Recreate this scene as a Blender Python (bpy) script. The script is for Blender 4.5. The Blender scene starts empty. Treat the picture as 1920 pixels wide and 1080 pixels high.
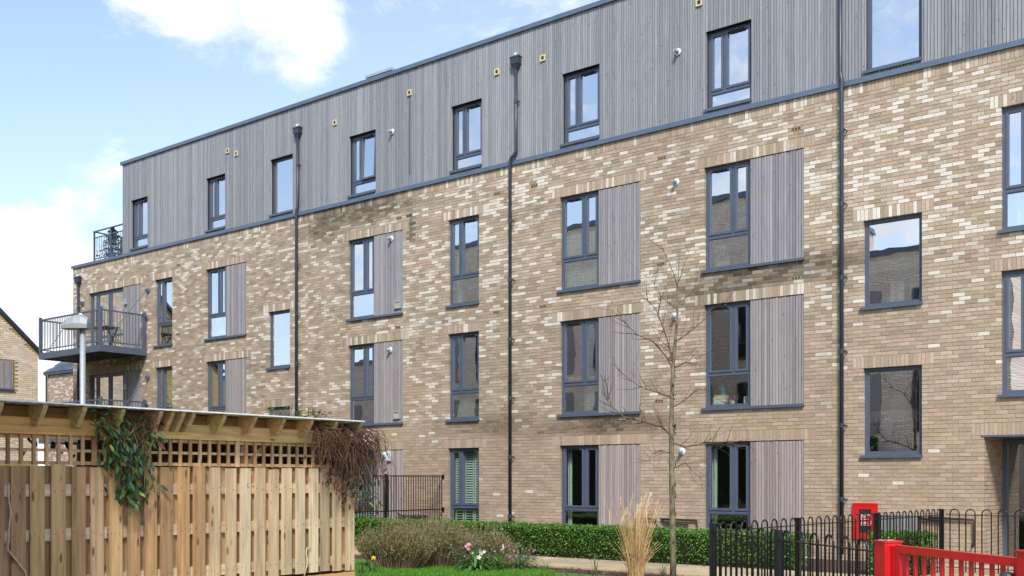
import bpy, math, random
from mathutils import Vector, Matrix, noise
R = math.radians
random.seed(11)
scene = bpy.context.scene
COL = scene.collection

# ------------------------------------------------------------------ camera, sky, sun, exposure
F_PX, DIST, HORIZON, EYE = 1960.0, 20.25, 898.0, 1.6
HEAD = R(128.2)
VX, VY = math.cos(HEAD), math.sin(HEAD)
RX, RY = VY, -VX
cam_d = bpy.data.cameras.new('camera')
cam_d.sensor_width = 36.0
cam_d.lens = 36.0 * F_PX / 1920.0
cam_d.shift_y = (HORIZON - 540.0) / 1920.0
cam_d.clip_end = 3000
cam = bpy.data.objects.new('camera', cam_d)
cam.location = (0, -DIST, EYE)
cam.rotation_euler = (R(90), 0, HEAD - R(90))
COL.objects.link(cam)
scene.camera = cam

SUN_EL = R(46)
SUN_AZ = Vector((0.62, -0.78, 0)).normalized()      # towards the sun
world = bpy.data.worlds.new('World'); scene.world = world
world.use_nodes = True
wn, wl_ = world.node_tree.nodes, world.node_tree.links
wn.clear()
def wnode(t, **kw):
    n = wn.new(t)
    for k, v in kw.items(): setattr(n, k, v)
    return n
out = wnode('ShaderNodeOutputWorld'); bg = wnode('ShaderNodeBackground')
bg.inputs['Strength'].default_value = 0.13
sky = wnode('ShaderNodeTexSky', sky_type='NISHITA', sun_disc=False)
sky.sun_elevation = SUN_EL; sky.sun_rotation = math.atan2(SUN_AZ.x, SUN_AZ.y)
sky.air_density = 1.0; sky.dust_density = 0.6; sky.ozone_density = 1.6
tc = wnode('ShaderNodeTexCoord')
def vmath(op, a, b=None):
    n = wnode('ShaderNodeVectorMath', operation=op)
    for i, s in enumerate((a, b)):
        if s is None: continue
        if isinstance(s, (tuple, list)): n.inputs[i].default_value = s
        else: wl_.new(s, n.inputs[i])
    return n
def fmath(op, a, b=None, clamp=False):
    n = wnode('ShaderNodeMath', operation=op); n.use_clamp = clamp
    for i, s in enumerate((a, b)):
        if s is None: continue
        if isinstance(s, (int, float)): n.inputs[i].default_value = s
        else: wl_.new(s, n.inputs[i])
    return n.outputs[0]
dirn = vmath('NORMALIZE', tc.outputs['Generated']).outputs[0]
sep = wnode('ShaderNodeSeparateXYZ'); wl_.new(dirn, sep.inputs[0])
den = fmath('ADD', fmath('MAXIMUM', sep.outputs[2], 0.0), 0.35)
inv = fmath('DIVIDE', 1.0, den)
scl = wnode('ShaderNodeVectorMath', operation='SCALE'); wl_.new(dirn, scl.inputs[0]); wl_.new(inv, scl.inputs['Scale'])
def wnoise(scale, detail, rough, off, dist=0.0):
    a = vmath('ADD', scl.outputs[0], off)
    n = wnode('ShaderNodeTexNoise'); n.inputs['Scale'].default_value = scale
    n.inputs['Detail'].default_value = detail; n.inputs['Roughness'].default_value = rough
    n.inputs['Distortion'].default_value = dist
    wl_.new(a.outputs[0], n.inputs['Vector']); return n.outputs['Fac']
n_big = wnoise(1.9, 2, 0.5, (3.1, 1.7, 0.4))
n_mid = wnoise(7.5, 12, 0.66, (0.3, 5.2, 1.4), 0.25)
def pdir(x, y):
    u = (x - 960) / F_PX; w = (HORIZON - y) / F_PX
    return Vector((VX + RX * u, VY + RY * u, w)).normalized()
cov = fmath('ADD', fmath('MULTIPLY', fmath('SUBTRACT', n_big, 0.5), 1.8), 0.10)
# cumulus banks standing over the roofs (world directions)
for (px, py, rad, amp) in ((300, 0, 115, .42), (430, 40, 85, .34), (545, 95, 75, .42), (580, 120, 45, .25), (555, 0, 70, .34), (240, 0, 70, .30), (610, 70, 30, .25), (420, 200, 90, -.35),
                           (150, 365, 105, .60), (50, 390, 70, .30), (20, 560, 140, .80), (130, 640, 190, .80), (330, 250, 70, -.2),
                           (90, 180, 190, -.75), (640, 240, 140, -.25), (120, 447, 60, -.55), (215, 440, 40, -.35), (20, 300, 70, -.5)):
    c = pdir(px, py)
    d = vmath('DISTANCE', dirn, tuple(c)).outputs['Value']
    g = fmath('SUBTRACT', 1.0, fmath('DIVIDE', d, rad * 1.35 / F_PX), True)
    g = fmath('MULTIPLY', fmath('MULTIPLY', g, fmath('SUBTRACT', 2.0, g)), amp)
    cov = fmath('ADD', cov, g)
dens = fmath('ADD', cov, fmath('MULTIPLY', fmath('SUBTRACT', n_mid, 0.5), 2.6))
mr = wnode('ShaderNodeMapRange', interpolation_type='SMOOTHSTEP')
mr.inputs['From Min'].default_value = 0.08; mr.inputs['From Max'].default_value = 0.95
wl_.new(dens, mr.inputs['Value'])
mask = mr.outputs[0]
# soft veil of high cloud everywhere, thicker towards the horizon
veil = wnode('ShaderNodeMapRange'); veil.inputs['From Min'].default_value = 0.55; veil.inputs['From Max'].default_value = 0.05
veil.inputs['To Min'].default_value = 0.0; veil.inputs['To Max'].default_value = 0.36
wl_.new(sep.outputs[2], veil.inputs['Value'])
dv_ = vmath('DISTANCE', dirn, tuple(pdir(1000, 60))).outputs['Value']
thin = fmath('MULTIPLY', fmath('SUBTRACT', 1.0, fmath('DIVIDE', dv_, 0.50), True), 0.14)     # a sheet of thin high cloud over the block
veil_f = fmath('ADD', veil.outputs[0], thin, True)
mx0 = wnode('ShaderNodeMix', data_type='RGBA'); wl_.new(veil_f, mx0.inputs['Factor'])
wl_.new(sky.outputs[0], mx0.inputs['A']); mx0.inputs['B'].default_value = (4.3, 4.7, 5.2, 1)
mx = wnode('ShaderNodeMix', data_type='RGBA'); wl_.new(mask, mx.inputs['Factor'])
wl_.new(mx0.outputs['Result'], mx.inputs['A']); 
shade = wnode('ShaderNodeMix', data_type='RGBA'); shade.inputs['A'].default_value = (4.0, 4.15, 4.4, 1); shade.inputs['B'].default_value = (5.4, 5.4, 5.4, 1)
n_sh = wnode('ShaderNodeMapRange'); n_sh.inputs['From Min'].default_value = .35; n_sh.inputs['From Max'].default_value = .62
wl_.new(wnoise(4.0, 8, .6, (7.3, 2.2, 4.4)), n_sh.inputs['Value']); wl_.new(n_sh.outputs[0], shade.inputs['Factor']); wl_.new(shade.outputs['Result'], mx.inputs['B'])
wl_.new(mx.outputs['Result'], bg.inputs['Color']); wl_.new(bg.outputs[0], out.inputs['Surface'])

sd = bpy.data.lights.new('sun', 'SUN'); sd.energy = 2.3; sd.angle = R(12); sd.color = (1.0, 0.965, 0.92)
sun = bpy.data.objects.new('sun', sd); COL.objects.link(sun)
to_sun = Vector((SUN_AZ.x * math.cos(SUN_EL), SUN_AZ.y * math.cos(SUN_EL), math.sin(SUN_EL)))
sun.rotation_euler = to_sun.to_track_quat('Z', 'Y').to_euler()
sun.location = to_sun * 60
scene.view_settings.view_transform = 'Standard'; scene.view_settings.look = 'None'
scene.view_settings.exposure = 0.98; scene.view_settings.gamma = 1.0; scene.view_settings.use_curve_mapping = False

# ------------------------------------------------------------------ measuring helpers (photograph -> metres)
def fac(x, y, off=0.0):            # a point on the long facade plane (or off metres in front): X, z
    u = x - 960.0; A = VY * F_PX + RY * u; t = (DIST - off) / A
    return t * (VX * F_PX + RX * u), EYE + t * (HORIZON - y)
def dep(x, y, d):
    u = (x - 960.0) / F_PX * d
    return Vector((VX * d + RX * u, VY * d + RY * u - DIST, EYE + (HORIZON - y) / F_PX * d))
def gnd(x, y, z=0.0): return dep(x, y, (EYE - z) * F_PX / (y - HORIZON))
def crossp(x, y, X):               # a point on the plane X = const: Y, z
    u = x - 960.0; A = -(VX * F_PX + RX * u); t = -X / A
    return t * (VY * F_PX + RY * u) - DIST, EYE + t * (HORIZON - y)

# ------------------------------------------------------------------ object helpers
BASE = {}
def wloc(p): return BASE.get(p.name, Vector((0, 0, 0))) if p else Vector((0, 0, 0))
def tag(o, label=None, cat=None, group=None, kind=None):
    if label: o['label'] = label
    if cat: o['category'] = cat
    if group: o['group'] = group
    if kind: o['kind'] = kind
    return o
def empty(name, loc, label, cat, group=None):
    o = bpy.data.objects.new(name, None); COL.objects.link(o)
    o.location = loc; o.empty_display_size = 0.2; BASE[o.name] = Vector(loc)
    return tag(o, label, cat, group)
def link(name, me, parent=None, loc=(0, 0, 0), rot=None):
    o = bpy.data.objects.new(name, me); COL.objects.link(o)
    o.location = Vector(loc) - wloc(parent)
    if rot: o.rotation_euler = rot
    if parent: o.parent = parent
    BASE[o.name] = Vector(loc)
    return o
def lin(c):
    return tuple(((v / 255) / 12.92 if v / 255 <= .04045 else ((v / 255 + .055) / 1.055) ** 2.4) for v in c)

class MB:
    def __init__(s): s.v = []; s.f = []; s.c = []; s.w = []; s.sm = False
    def vert(s, p, c=None, w=0.0):
        s.v.append(tuple(p)); s.c.append(c or (1, 1, 1)); s.w.append(w); return len(s.v) - 1
    def box(s, x0, x1, y0, y1, z0, z1, c=None, w=0.0, skip=(), jit=0.0):
        b = len(s.v)
        for x, y, z in ((x0,y0,z0),(x1,y0,z0),(x1,y1,z0),(x0,y1,z0),(x0,y0,z1),(x1,y0,z1),(x1,y1,z1),(x0,y1,z1)):
            if jit and y == y0:
                x += random.uniform(-jit, jit); z += random.uniform(-jit, jit); y += random.uniform(-jit, jit)
            s.vert((x, y, z), c, w)
        fs = {'-z':(0,3,2,1), '+z':(4,5,6,7), '-y':(0,1,5,4), '+x':(1,2,6,5), '+y':(2,3,7,6), '-x':(3,0,4,7)}
        for k, q in fs.items():
            if k not in skip: s.f.append(tuple(b + i for i in q))
        return s
    def obox(s, p, ax, ay, az, hx, hy, hz, c=None):    # oriented box, half sizes
        b = len(s.v); p = Vector(p)
        for sx, sy, sz in ((-1,-1,-1),(1,-1,-1),(1,1,-1),(-1,1,-1),(-1,-1,1),(1,-1,1),(1,1,1),(-1,1,1)):
            s.vert(p + ax*(sx*hx) + ay*(sy*hy) + az*(sz*hz), c)
        for q in ((0,3,2,1),(4,5,6,7),(0,1,5,4),(1,2,6,5),(2,3,7,6),(3,0,4,7)): s.f.append(tuple(b+i for i in q))
        return s
    def quad(s, a, b, c_, d, c=None):
        i = len(s.v)
        for p in (a, b, c_, d): s.vert(p, c)
        s.f.append((i, i+1, i+2, i+3)); return s
    def tri(s, a, b, c_, c=None):
        i = len(s.v)
        for p in (a, b, c_): s.vert(p, c)
        s.f.append((i, i+1, i+2)); return s
    def tube(s, pts, rad, n=8, c=None, cap=True):
        pts = [Vector(p) for p in pts]; k = len(pts)
        rad = rad if isinstance(rad, (list, tuple)) else [rad] * k
        rings = []; up = None
        for i, p in enumerate(pts):
            t = (pts[min(i+1, k-1)] - pts[max(i-1, 0)])
            if t.length < 1e-9: t = Vector((0, 0, 1))
            t.normalize()
            if up is None:
                up = Vector((1, 0, 0)) if abs(t.x) < .8 else Vector((0, 1, 0))
            a = (up - t * up.dot(t))
            if a.length < 1e-6: a = t.orthogonal()
            a.normalize(); up = a; b = t.cross(a)
            rings.append([s.vert(p + (a*math.cos(2*math.pi*j/n) + b*math.sin(2*math.pi*j/n)) * rad[i], c) for j in range(n)])
        for i in range(k-1):
            for j in range(n):
                s.f.append((rings[i][j], rings[i][(j+1) % n], rings[i+1][(j+1) % n], rings[i+1][j]))
        if cap:
            s.f.append(tuple(reversed(rings[0]))); s.f.append(tuple(rings[-1]))
        return s
    def lathe(s, o, axis, prof, n=14, c=None):         # prof: (along axis, radius)
        axis = Vector(axis).normalized(); a = axis.orthogonal().normalized(); b = axis.cross(a); o = Vector(o)
        rings = [[s.vert(o + axis*h + (a*math.cos(2*math.pi*j/n) + b*math.sin(2*math.pi*j/n))*r, c) for j in range(n)] for h, r in prof]
        for i in range(len(prof)-1):
            for j in range(n): s.f.append((rings[i][j], rings[i][(j+1)%n], rings[i+1][(j+1)%n], rings[i+1][j]))
        s.f.append(tuple(reversed(rings[0]))); s.f.append(tuple(rings[-1])); return s
    def mesh(s, name, mat, smooth=False):
        me = bpy.data.meshes.new(name); me.from_pydata(s.v, [], s.f)
        a = me.attributes.new('Col', 'FLOAT_COLOR', 'POINT')
        buf = []
        for c, w in zip(s.c, s.w): buf.extend((c[0], c[1], c[2], w))
        a.data.foreach_set('color', buf)
        if mat: me.materials.append(mat)
        if smooth or s.sm: me.polygons.foreach_set('use_smooth', [True] * len(me.polygons))
        me.update(); return me
    def build(s, name, mat, parent=None, smooth=False, loc=None):
        return link(name, s.mesh(name, mat, smooth), parent, loc or (0, 0, 0))

# ------------------------------------------------------------------ materials
def newmat(name):
    m = bpy.data.materials.new(name); m.use_nodes = True
    nt = m.node_tree; b = nt.nodes['Principled BSDF']; return m, nt, b
def N(nt, t, **kw):
    n = nt.nodes.new(t)
    for k, v in kw.items():
        if k in n.inputs: n.inputs[k].default_value = v
        else: setattr(n, k, v)
    return n
def plain(name, col, rough=.6, metal=0.0, var=.12, scale=6.0, bump=0.0, bscale=60.0, spec=.5):
    m, nt, b = newmat(name); L = nt.links
    co = N(nt, 'ShaderNodeTexCoord')
    ns = N(nt, 'ShaderNodeTexNoise', Scale=scale, Detail=6.0, Roughness=.6); L.new(co.outputs['Object'], ns.inputs['Vector'])
    mr = N(nt, 'ShaderNodeMapRange'); mr.inputs['From Min'].default_value = .3; mr.inputs['From Max'].default_value = .7
    mr.inputs['To Min'].default_value = 1 - var; mr.inputs['To Max'].default_value = 1 + var
    L.new(ns.outputs['Fac'], mr.inputs['Value'])
    mu = N(nt, 'ShaderNodeVectorMath', operation='SCALE'); mu.inputs[0].default_value = col; L.new(mr.outputs[0], mu.inputs['Scale'])
    L.new(mu.outputs[0], b.inputs['Base Color'])
    b.inputs['Roughness'].default_value = rough; b.inputs['Metallic'].default_value = metal
    b.inputs['Specular IOR Level'].default_value = spec
    if bump:
        n2 = N(nt, 'ShaderNodeTexNoise', Scale=bscale, Detail=4.0); L.new(co.outputs['Object'], n2.inputs['Vector'])
        bp = N(nt, 'ShaderNodeBump', Strength=bump, Distance=.01); L.new(n2.outputs['Fac'], bp.inputs['Height']); L.new(bp.outputs[0], b.inputs['Normal'])
    return m
def colattr(name, rough=.8, grain=(9, 9, 9), var=.22, wash=None, bump=.3, spec=.3, gdetail=8.0, knots=False, rnd=True, trans=0.0):
    """colour read from the piece's own attribute, with grain; alpha channel = lime wash on the piece"""
    m, nt, b = newmat(name); L = nt.links
    at = N(nt, 'ShaderNodeAttribute', attribute_name='Col')
    co = N(nt, 'ShaderNodeTexCoord'); oi = N(nt, 'ShaderNodeObjectInfo')
    ad = N(nt, 'ShaderNodeVectorMath', operation='ADD'); L.new(co.outputs['Object'], ad.inputs[0])
    if rnd:
        sc = N(nt, 'ShaderNodeMath', operation='MULTIPLY'); L.new(oi.outputs['Random'], sc.inputs[0]); sc.inputs[1].default_value = 37.0
        L.new(sc.outputs[0], ad.inputs[1])
    mp = N(nt, 'ShaderNodeMapping'); mp.inputs['Scale'].default_value = grain; L.new(ad.outputs[0], mp.inputs['Vector'])
    ns = N(nt, 'ShaderNodeTexNoise', Scale=1.0, Detail=gdetail, Roughness=.65, Distortion=.4); L.new(mp.outputs[0], ns.inputs['Vector'])
    mr = N(nt, 'ShaderNodeMapRange'); mr.inputs['From Min'].default_value = .25; mr.inputs['From Max'].default_value = .75
    mr.inputs['To Min'].default_value = 1 - var; mr.inputs['To Max'].default_value = 1 + var; L.new(ns.outputs['Fac'], mr.inputs['Value'])
    mu = N(nt, 'ShaderNodeVectorMath', operation='SCALE'); L.new(at.outputs['Color'], mu.inputs[0]); L.new(mr.outputs[0], mu.inputs['Scale'])
    col = mu.outputs[0]
    if wash:
        n2 = N(nt, 'ShaderNodeTexNoise', Scale=14.0, Detail=5.0, Roughness=.7); L.new(ad.outputs[0], n2.inputs['Vector'])
        s1 = N(nt, 'ShaderNodeMath', operation='ADD'); L.new(n2.outputs['Fac'], s1.inputs[0]); L.new(at.outputs['Alpha'], s1.inputs[1])
        r2 = N(nt, 'ShaderNodeMapRange'); r2.inputs['From Min'].default_value = .85; r2.inputs['From Max'].default_value = 1.25; L.new(s1.outputs[0], r2.inputs['Value'])
        mxn = N(nt, 'ShaderNodeMix', data_type='RGBA'); L.new(r2.outputs[0], mxn.inputs['Factor']); L.new(col, mxn.inputs['A']); mxn.inputs['B'].default_value = (*wash, 1)
        col = mxn.outputs['Result']
    if knots:
        vo = N(nt, 'ShaderNodeTexVoronoi', Scale=knots[0]); mk = N(nt, 'ShaderNodeMapping'); mk.inputs['Scale'].default_value = knots[2]
        L.new(ad.outputs[0], mk.inputs['Vector']); L.new(mk.outputs[0], vo.inputs['Vector'])
        r3 = N(nt, 'ShaderNodeMapRange'); r3.inputs['From Min'].default_value = knots[1] * .55; r3.inputs['From Max'].default_value = knots[1]
        r3.inputs['To Min'].default_value = .75; r3.inputs['To Max'].default_value = 0.0; L.new(vo.outputs['Distance'], r3.inputs['Value'])
        mk2 = N(nt, 'ShaderNodeMix', data_type='RGBA'); L.new(r3.outputs[0], mk2.inputs['Factor']); L.new(col, mk2.inputs['A']); mk2.inputs['B'].default_value = (*knots[3], 1)
        col = mk2.outputs['Result']
    L.new(col, b.inputs['Base Color'])
    b.inputs['Roughness'].default_value = rough; b.inputs['Specular IOR Level'].default_value = spec
    if bump:
        bp = N(nt, 'ShaderNodeBump', Strength=bump, Distance=.006); L.new(ns.outputs['Fac'], bp.inputs['Height']); L.new(bp.outputs[0], b.inputs['Normal'])
    if trans:
        tr = N(nt, 'ShaderNodeBsdfTranslucent'); L.new(col, tr.inputs['Color'])
        ms = N(nt, 'ShaderNodeMixShader'); ms.inputs[0].default_value = trans
        L.new(b.outputs[0], ms.inputs[1]); L.new(tr.outputs[0], ms.inputs[2]); L.new(ms.outputs[0], nt.nodes['Material Output'].inputs['Surface'])
    return m
M = {}
M['brick'] = colattr('brick', .92, (26, 26, 40), .20, wash=lin((214, 206, 193)), bump=.5, rnd=False)
M['mortar'] = plain('mortar', lin((164, 139, 94)), .95, var=.2, scale=12, bump=.4, bscale=120)
M['clad'] = colattr('weathered_timber', .85, (55, 55, 1.6), .28, bump=.35, knots=(1.0, .12, (11, 11, 3.2), lin((70, 66, 66))), rnd=True)
M['slate'] = plain('slate_blue_paint', lin((80, 89, 104)), .42, var=.07, scale=3)
M['dark'] = plain('black_paint', lin((19, 21, 24)), .33, var=.15, scale=9)
M['pipe'] = plain('anthracite_pipe', lin((48, 55, 66)), .4, var=.1, scale=5)
M['red'] = plain('red_gloss_paint', lin((198, 30, 33)), .34, var=.1, scale=7, bump=.08, bscale=90)
M['galv'] = plain('galvanised_steel', lin((168, 176, 178)), .5, .35, var=.12, scale=20)
M['lampgrey'] = plain('lamp_grey_plastic', lin((146, 152, 154)), .45, var=.04)
M['white'] = plain('white_plastic', lin((206, 210, 210)), .4, var=.03)
M['ventcream'] = plain('vent_cream_plastic', lin((206, 190, 148)), .5, var=.06)
M['hole'] = plain('vent_hole', lin((45, 38, 28)), .8, var=.1)
M['airbrick'] = plain('air_brick_tan', lin((150, 130, 96)), .8, var=.15)
M['fence'] = colattr('fence_timber', .8, (17, 17, 1.0), .46, bump=.35, knots=(1.0, .17, (8.5, 8.5, 2.6), lin((96, 58, 36))), rnd=True)
M['beam'] = colattr('beam_timber', .75, (16, 1.1, 18), .42, bump=.3, knots=(1.0, .14, (8, 2.6, 8), lin((92, 52, 28))), rnd=True)
M['soil'] = plain('soil', lin((66, 50, 40)), .95, var=.35, scale=18, bump=.8, bscale=45)
M['slab'] = colattr('paving', .9, (14, 14, 14), .16, bump=.25)
M['grassbase'] = plain('turf', lin((70, 112, 32)), .95, var=.25, scale=9, bump=.6, bscale=70)
M['leaf'] = colattr('leaf', .5, (30, 30, 30), .12, bump=0, spec=.4, trans=.25)
M['twig'] = colattr('twig', .85, (40, 40, 40), .25, bump=.2)
M['bark'] = colattr('bark', .9, (15, 15, 6.5), .85, bump=.6, gdetail=10)
M['straw'] = colattr('straw', .8, (30, 30, 30), .15, bump=0, trans=.2)
M['room'] = plain('room_paint', lin((150, 146, 138)), .9, var=.05)
M['curtain'] = plain('curtain_cloth', lin((214, 218, 206)), .9, var=.06, scale=4)
M['shutter'] = plain('shutter_paint', lin((226, 236, 224)), .6, var=.04)
M['paint'] = colattr('painted_things', .55, (12, 12, 12), .06, bump=0)
M['roofsheet'] = plain('corrugated_sheet', lin((228, 230, 228)), .35, var=.08, scale=5)
M['asphalt'] = plain('ground_tarmac', lin((92, 90, 86)), .95, var=.2, scale=4, bump=.4, bscale=80)
M['text'] = plain('white_print', lin((240, 240, 240)), .6, var=.0)
M['roofmetal'] = plain('coping_metal', lin((92, 105, 122)), .42, .15, var=.1, scale=2.5)

def glassmat(name, refl, tint):
    m, nt, b = newmat(name); L = nt.links; nt.nodes.remove(b)
    co = N(nt, 'ShaderNodeTexCoord')
    ns = N(nt, 'ShaderNodeTexNoise', Scale=1.6, Detail=1.5); L.new(co.outputs['Object'], ns.inputs['Vector'])
    bp = N(nt, 'ShaderNodeBump', Strength=.035, Distance=.05); L.new(ns.outputs['Fac'], bp.inputs['Height'])
    gl = N(nt, 'ShaderNodeBsdfGlossy', Roughness=.0); gl.inputs['Color'].default_value = (.97, .98, 1, 1); L.new(bp.outputs[0], gl.inputs['Normal'])
    tr = N(nt, 'ShaderNodeBsdfTransparent'); tr.inputs['Color'].default_value = (*tint, 1)
    lw = N(nt, 'ShaderNodeLayerWeight', Blend=.5); pw_ = N(nt, 'ShaderNodeMath', operation='POWER'); L.new(lw.outputs['Facing'], pw_.inputs[0]); pw_.inputs[1].default_value = 3.0
    mr = N(nt, 'ShaderNodeMapRange'); mr.inputs['To Min'].default_value = refl; mr.inputs['To Max'].default_value = 1.0
    L.new(pw_.outputs[0], mr.inputs['Value'])
    ms = N(nt, 'ShaderNodeMixShader'); L.new(mr.outputs[0], ms.inputs[0]); L.new(tr.outputs[0], ms.inputs[1]); L.new(gl.outputs[0], ms.inputs[2])
    L.new(ms.outputs[0], nt.nodes['Material Output'].inputs['Surface']); return m
M['glass'] = glassmat('coated_window_glass', .68, (.80, .88, .85)); M['glass_clear'] = glassmat('clear_window_glass', .34, (.84, .92, .88))

# ------------------------------------------------------------------ ground, lawn, soil bed, paths
def sheet(name, x0, x1, y0, y1, z, mat, nx=1, ny=1):
    b = MB()
    b.quad((x0, y0, z), (x1, y0, z), (x1, y1, z), (x0, y1, z))
    return tag(b.build(name, mat), kind='structure')
sheet('ground', -900, 900, -900, 900, -.012, M['asphalt'])
sheet('soil_bed', -40, -5.6, -8.4, 0.0, 0.0, M['soil'])
sheet('lawn', -40, -8.6, -14, -5.75, 0.006, M['grassbase'])
path = tag(MB().box(-38, -5.75, -4.98, -3.22, -.03, 0.012).build('path', M['mortar']), kind='structure')
def slabs(parent, x0, x1, y0, y1, s, z):
    cols = [lin(c) for c in ((176, 158, 126), (168, 150, 120), (184, 166, 134), (160, 146, 120))]
    mes = []
    for c in cols:
        b = MB().box(-s/2+.005, s/2-.005, -s/2+.005, s/2-.005, -.02, 0, c); mes.append(b.mesh('slab', M['slab']))
    nx, ny = int(round((x1-x0)/s)), int(round((y1-y0)/s))
    for i in range(nx):
        for j in range(ny):
            link('slab', random.choice(mes), parent, (x0+(i+.5)*s, y0+(j+.5)*s, z + random.uniform(0, .004)))
slabs(path, -24.2, -5.8, -4.97, -3.23, .58, .03)
court = tag(MB().box(-5.74, 4, -6.6, 1.34, -.03, 0.012).build('forecourt', M['mortar']), kind='structure')
slabs(court, -5.72, -2.2, -3.5, 0.0, .58, .03)

# ------------------------------------------------------------------ the apartment building
bld = empty('apartment_building', (-16, 6, 0), 'long four storey brick apartment block with grey timber clad top floor', 'building')
XL, XR = -36.5, 4.05
CH = 0.0757; Z0 = 2.39 - 32 * CH
ZR = lambda r: Z0 + r * CH
COLS = {0:(-35.40, -32.13, -33.21), 1:(-31.24, -30.25, None), 2:(-28.41, -26.35, -27.41), 3:(-25.30, -24.30, None), 4:(-21.80, -19.66, -20.79),
        5:(-18.04, -17.00, None), 6:(-14.49, -12.26, -13.40), 7:(-10.67, -8.43, -9.61), 8:(-7.22, -6.11, None), 9:(-4.72, -3.66, None), 10:(-.9, .15, None)}
MJ = (-23.49, -7.846)
OPEN = []      # (col, x0, x1, split, row0, row1, floor)
for c, (a, b_, sp) in COLS.items():
    if c in (3, 8):
        OPEN.append((c, a, b_, sp, 65, 88, 'C')); OPEN.append((c, a, b_, sp, 27, 50, 'B'))
    elif c == 0:
        OPEN.append((c, a, b_, sp, 79, 110, 'C')); OPEN.append((c, a, b_, sp, 40, 71, 'B'))
    else:
        OPEN.append((c, a, b_, sp, 80, 110, 'C')); OPEN.append((c, a, b_, sp, 41, 71, 'B'))
        if c not in (9, 1, 2): OPEN.append((c, a, b_, sp, 2, 32, 'A'))
ENT = (-5.01, -2.6); OPEN.append(('E', ENT[0], ENT[1], None, 0, 32, 'A'))
TOPROW = 121
ZB = ZR(TOPROW + 3)

# wall core (mortar) with the openings cut through
def core():
    g = .006
    xs = sorted({XL, XR, *[o[1]-g for o in OPEN], *[o[2]+g for o in OPEN]})
    zs = sorted({-.1, ZB, *[max(-.1, ZR(o[4])-g) if o[4] > 0 else -.1 for o in OPEN], *[ZR(o[5])+g for o in OPEN]})
    b = MB(); yf, yb = .006, .30
    def inside(x, z):
        return any(o[1]-g < x < o[2]+g and (ZR(o[4])-g if o[4] > 0 else -.1) < z < ZR(o[5])+g for o in OPEN)
    for i in range(len(xs)-1):
        for j in range(len(zs)-1):
            if inside((xs[i]+xs[i+1])/2, (zs[j]+zs[j+1])/2): continue
            b.quad((xs[i], yf, zs[j]), (xs[i+1], yf, zs[j]), (xs[i+1], yf, zs[j+1]), (xs[i], yf, zs[j+1]))
            b.quad((xs[i+1], yb, zs[j]), (xs[i], yb, zs[j]), (xs[i], yb, zs[j+1]), (xs[i+1], yb, zs[j+1]))
    for o in OPEN:
        x0, x1, z0, z1 = o[1]-g, o[2]+g, (ZR(o[4])-g if o[4] > 0 else -.1), ZR(o[5])+g
        b.quad((x0, yf, z0), (x0, yb, z0), (x0, yb, z1), (x0, yf, z1)); b.quad((x1, yb, z0), (x1, yf, z0), (x1, yf, z1), (x1, yb, z1))
        b.quad((x0, yf, z1), (x0, yb, z1), (x1, yb, z1), (x1, yf, z1)); b.quad((x0, yb, z0), (x0, yf, z0), (x1, yf, z0), (x1, yb, z0))
    return b
wall = core().build('wall', M['mortar'], bld)

PAL = [lin(c) for c in ((173, 154, 134), (162, 144, 125), (183, 167, 148), (172, 151, 132), (167, 149, 127), (177, 159, 138), (153, 137, 119))]
PALG = [lin(c) for c in ((173, 149, 128), (177, 154, 133), (167, 143, 125), (180, 159, 137), (170, 147, 124))]
WHITE = lin((208, 198, 181))
def blob(x, z, cx, cz, rx, rz): return max(0.0, 1 - ((x-cx)/rx)**2 - ((z-cz)/rz)**2)
STAINS = []
for (px, py, qx, qy, amp) in ((690, 395, 2.3, .5, .55), (600, 430, 1.0, .6, .48), (770, 420, .14, .7, .75), (1430, 515, 2.4, .46, .66), (1320, 555, 1.6, .4, .42), (1560, 500, .9, .6, .3), (640, 400, 3.0, .8, .25), (1000, 400, 2.0, .3, .2), (470, 690, 2.0, .35, .25), (1060, 800, 3.5, .5, .25),
                              (1150, 800, 2.2, .36, .55), (900, 800, 2.0, .34, .42), (240, 675, 1.6, .4, .45), (1750, 475, 1.6, .2, .2), (1130, 795, .5, .12, .4), (860, 600, 1.2, .2, .15)):
    cx, cz = fac(px, py); STAINS.append((cx, cz, qx, qy, amp))
BLOOM = []
for (px, py, qx, qy, amp) in ((1225, 560, .5, 1.0, .55), (1210, 540, .25, .5, .5), (770, 620, .5, .5, .5), (800, 690, .6, .7, .35), (1215, 900, .25, 1.2, .35), (300, 665, .15, .5, .5), (1835, 470, .3, .4, .4)):
    cx, cz = fac(px, py); BLOOM.append((cx, cz, qx, qy, amp))
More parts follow.
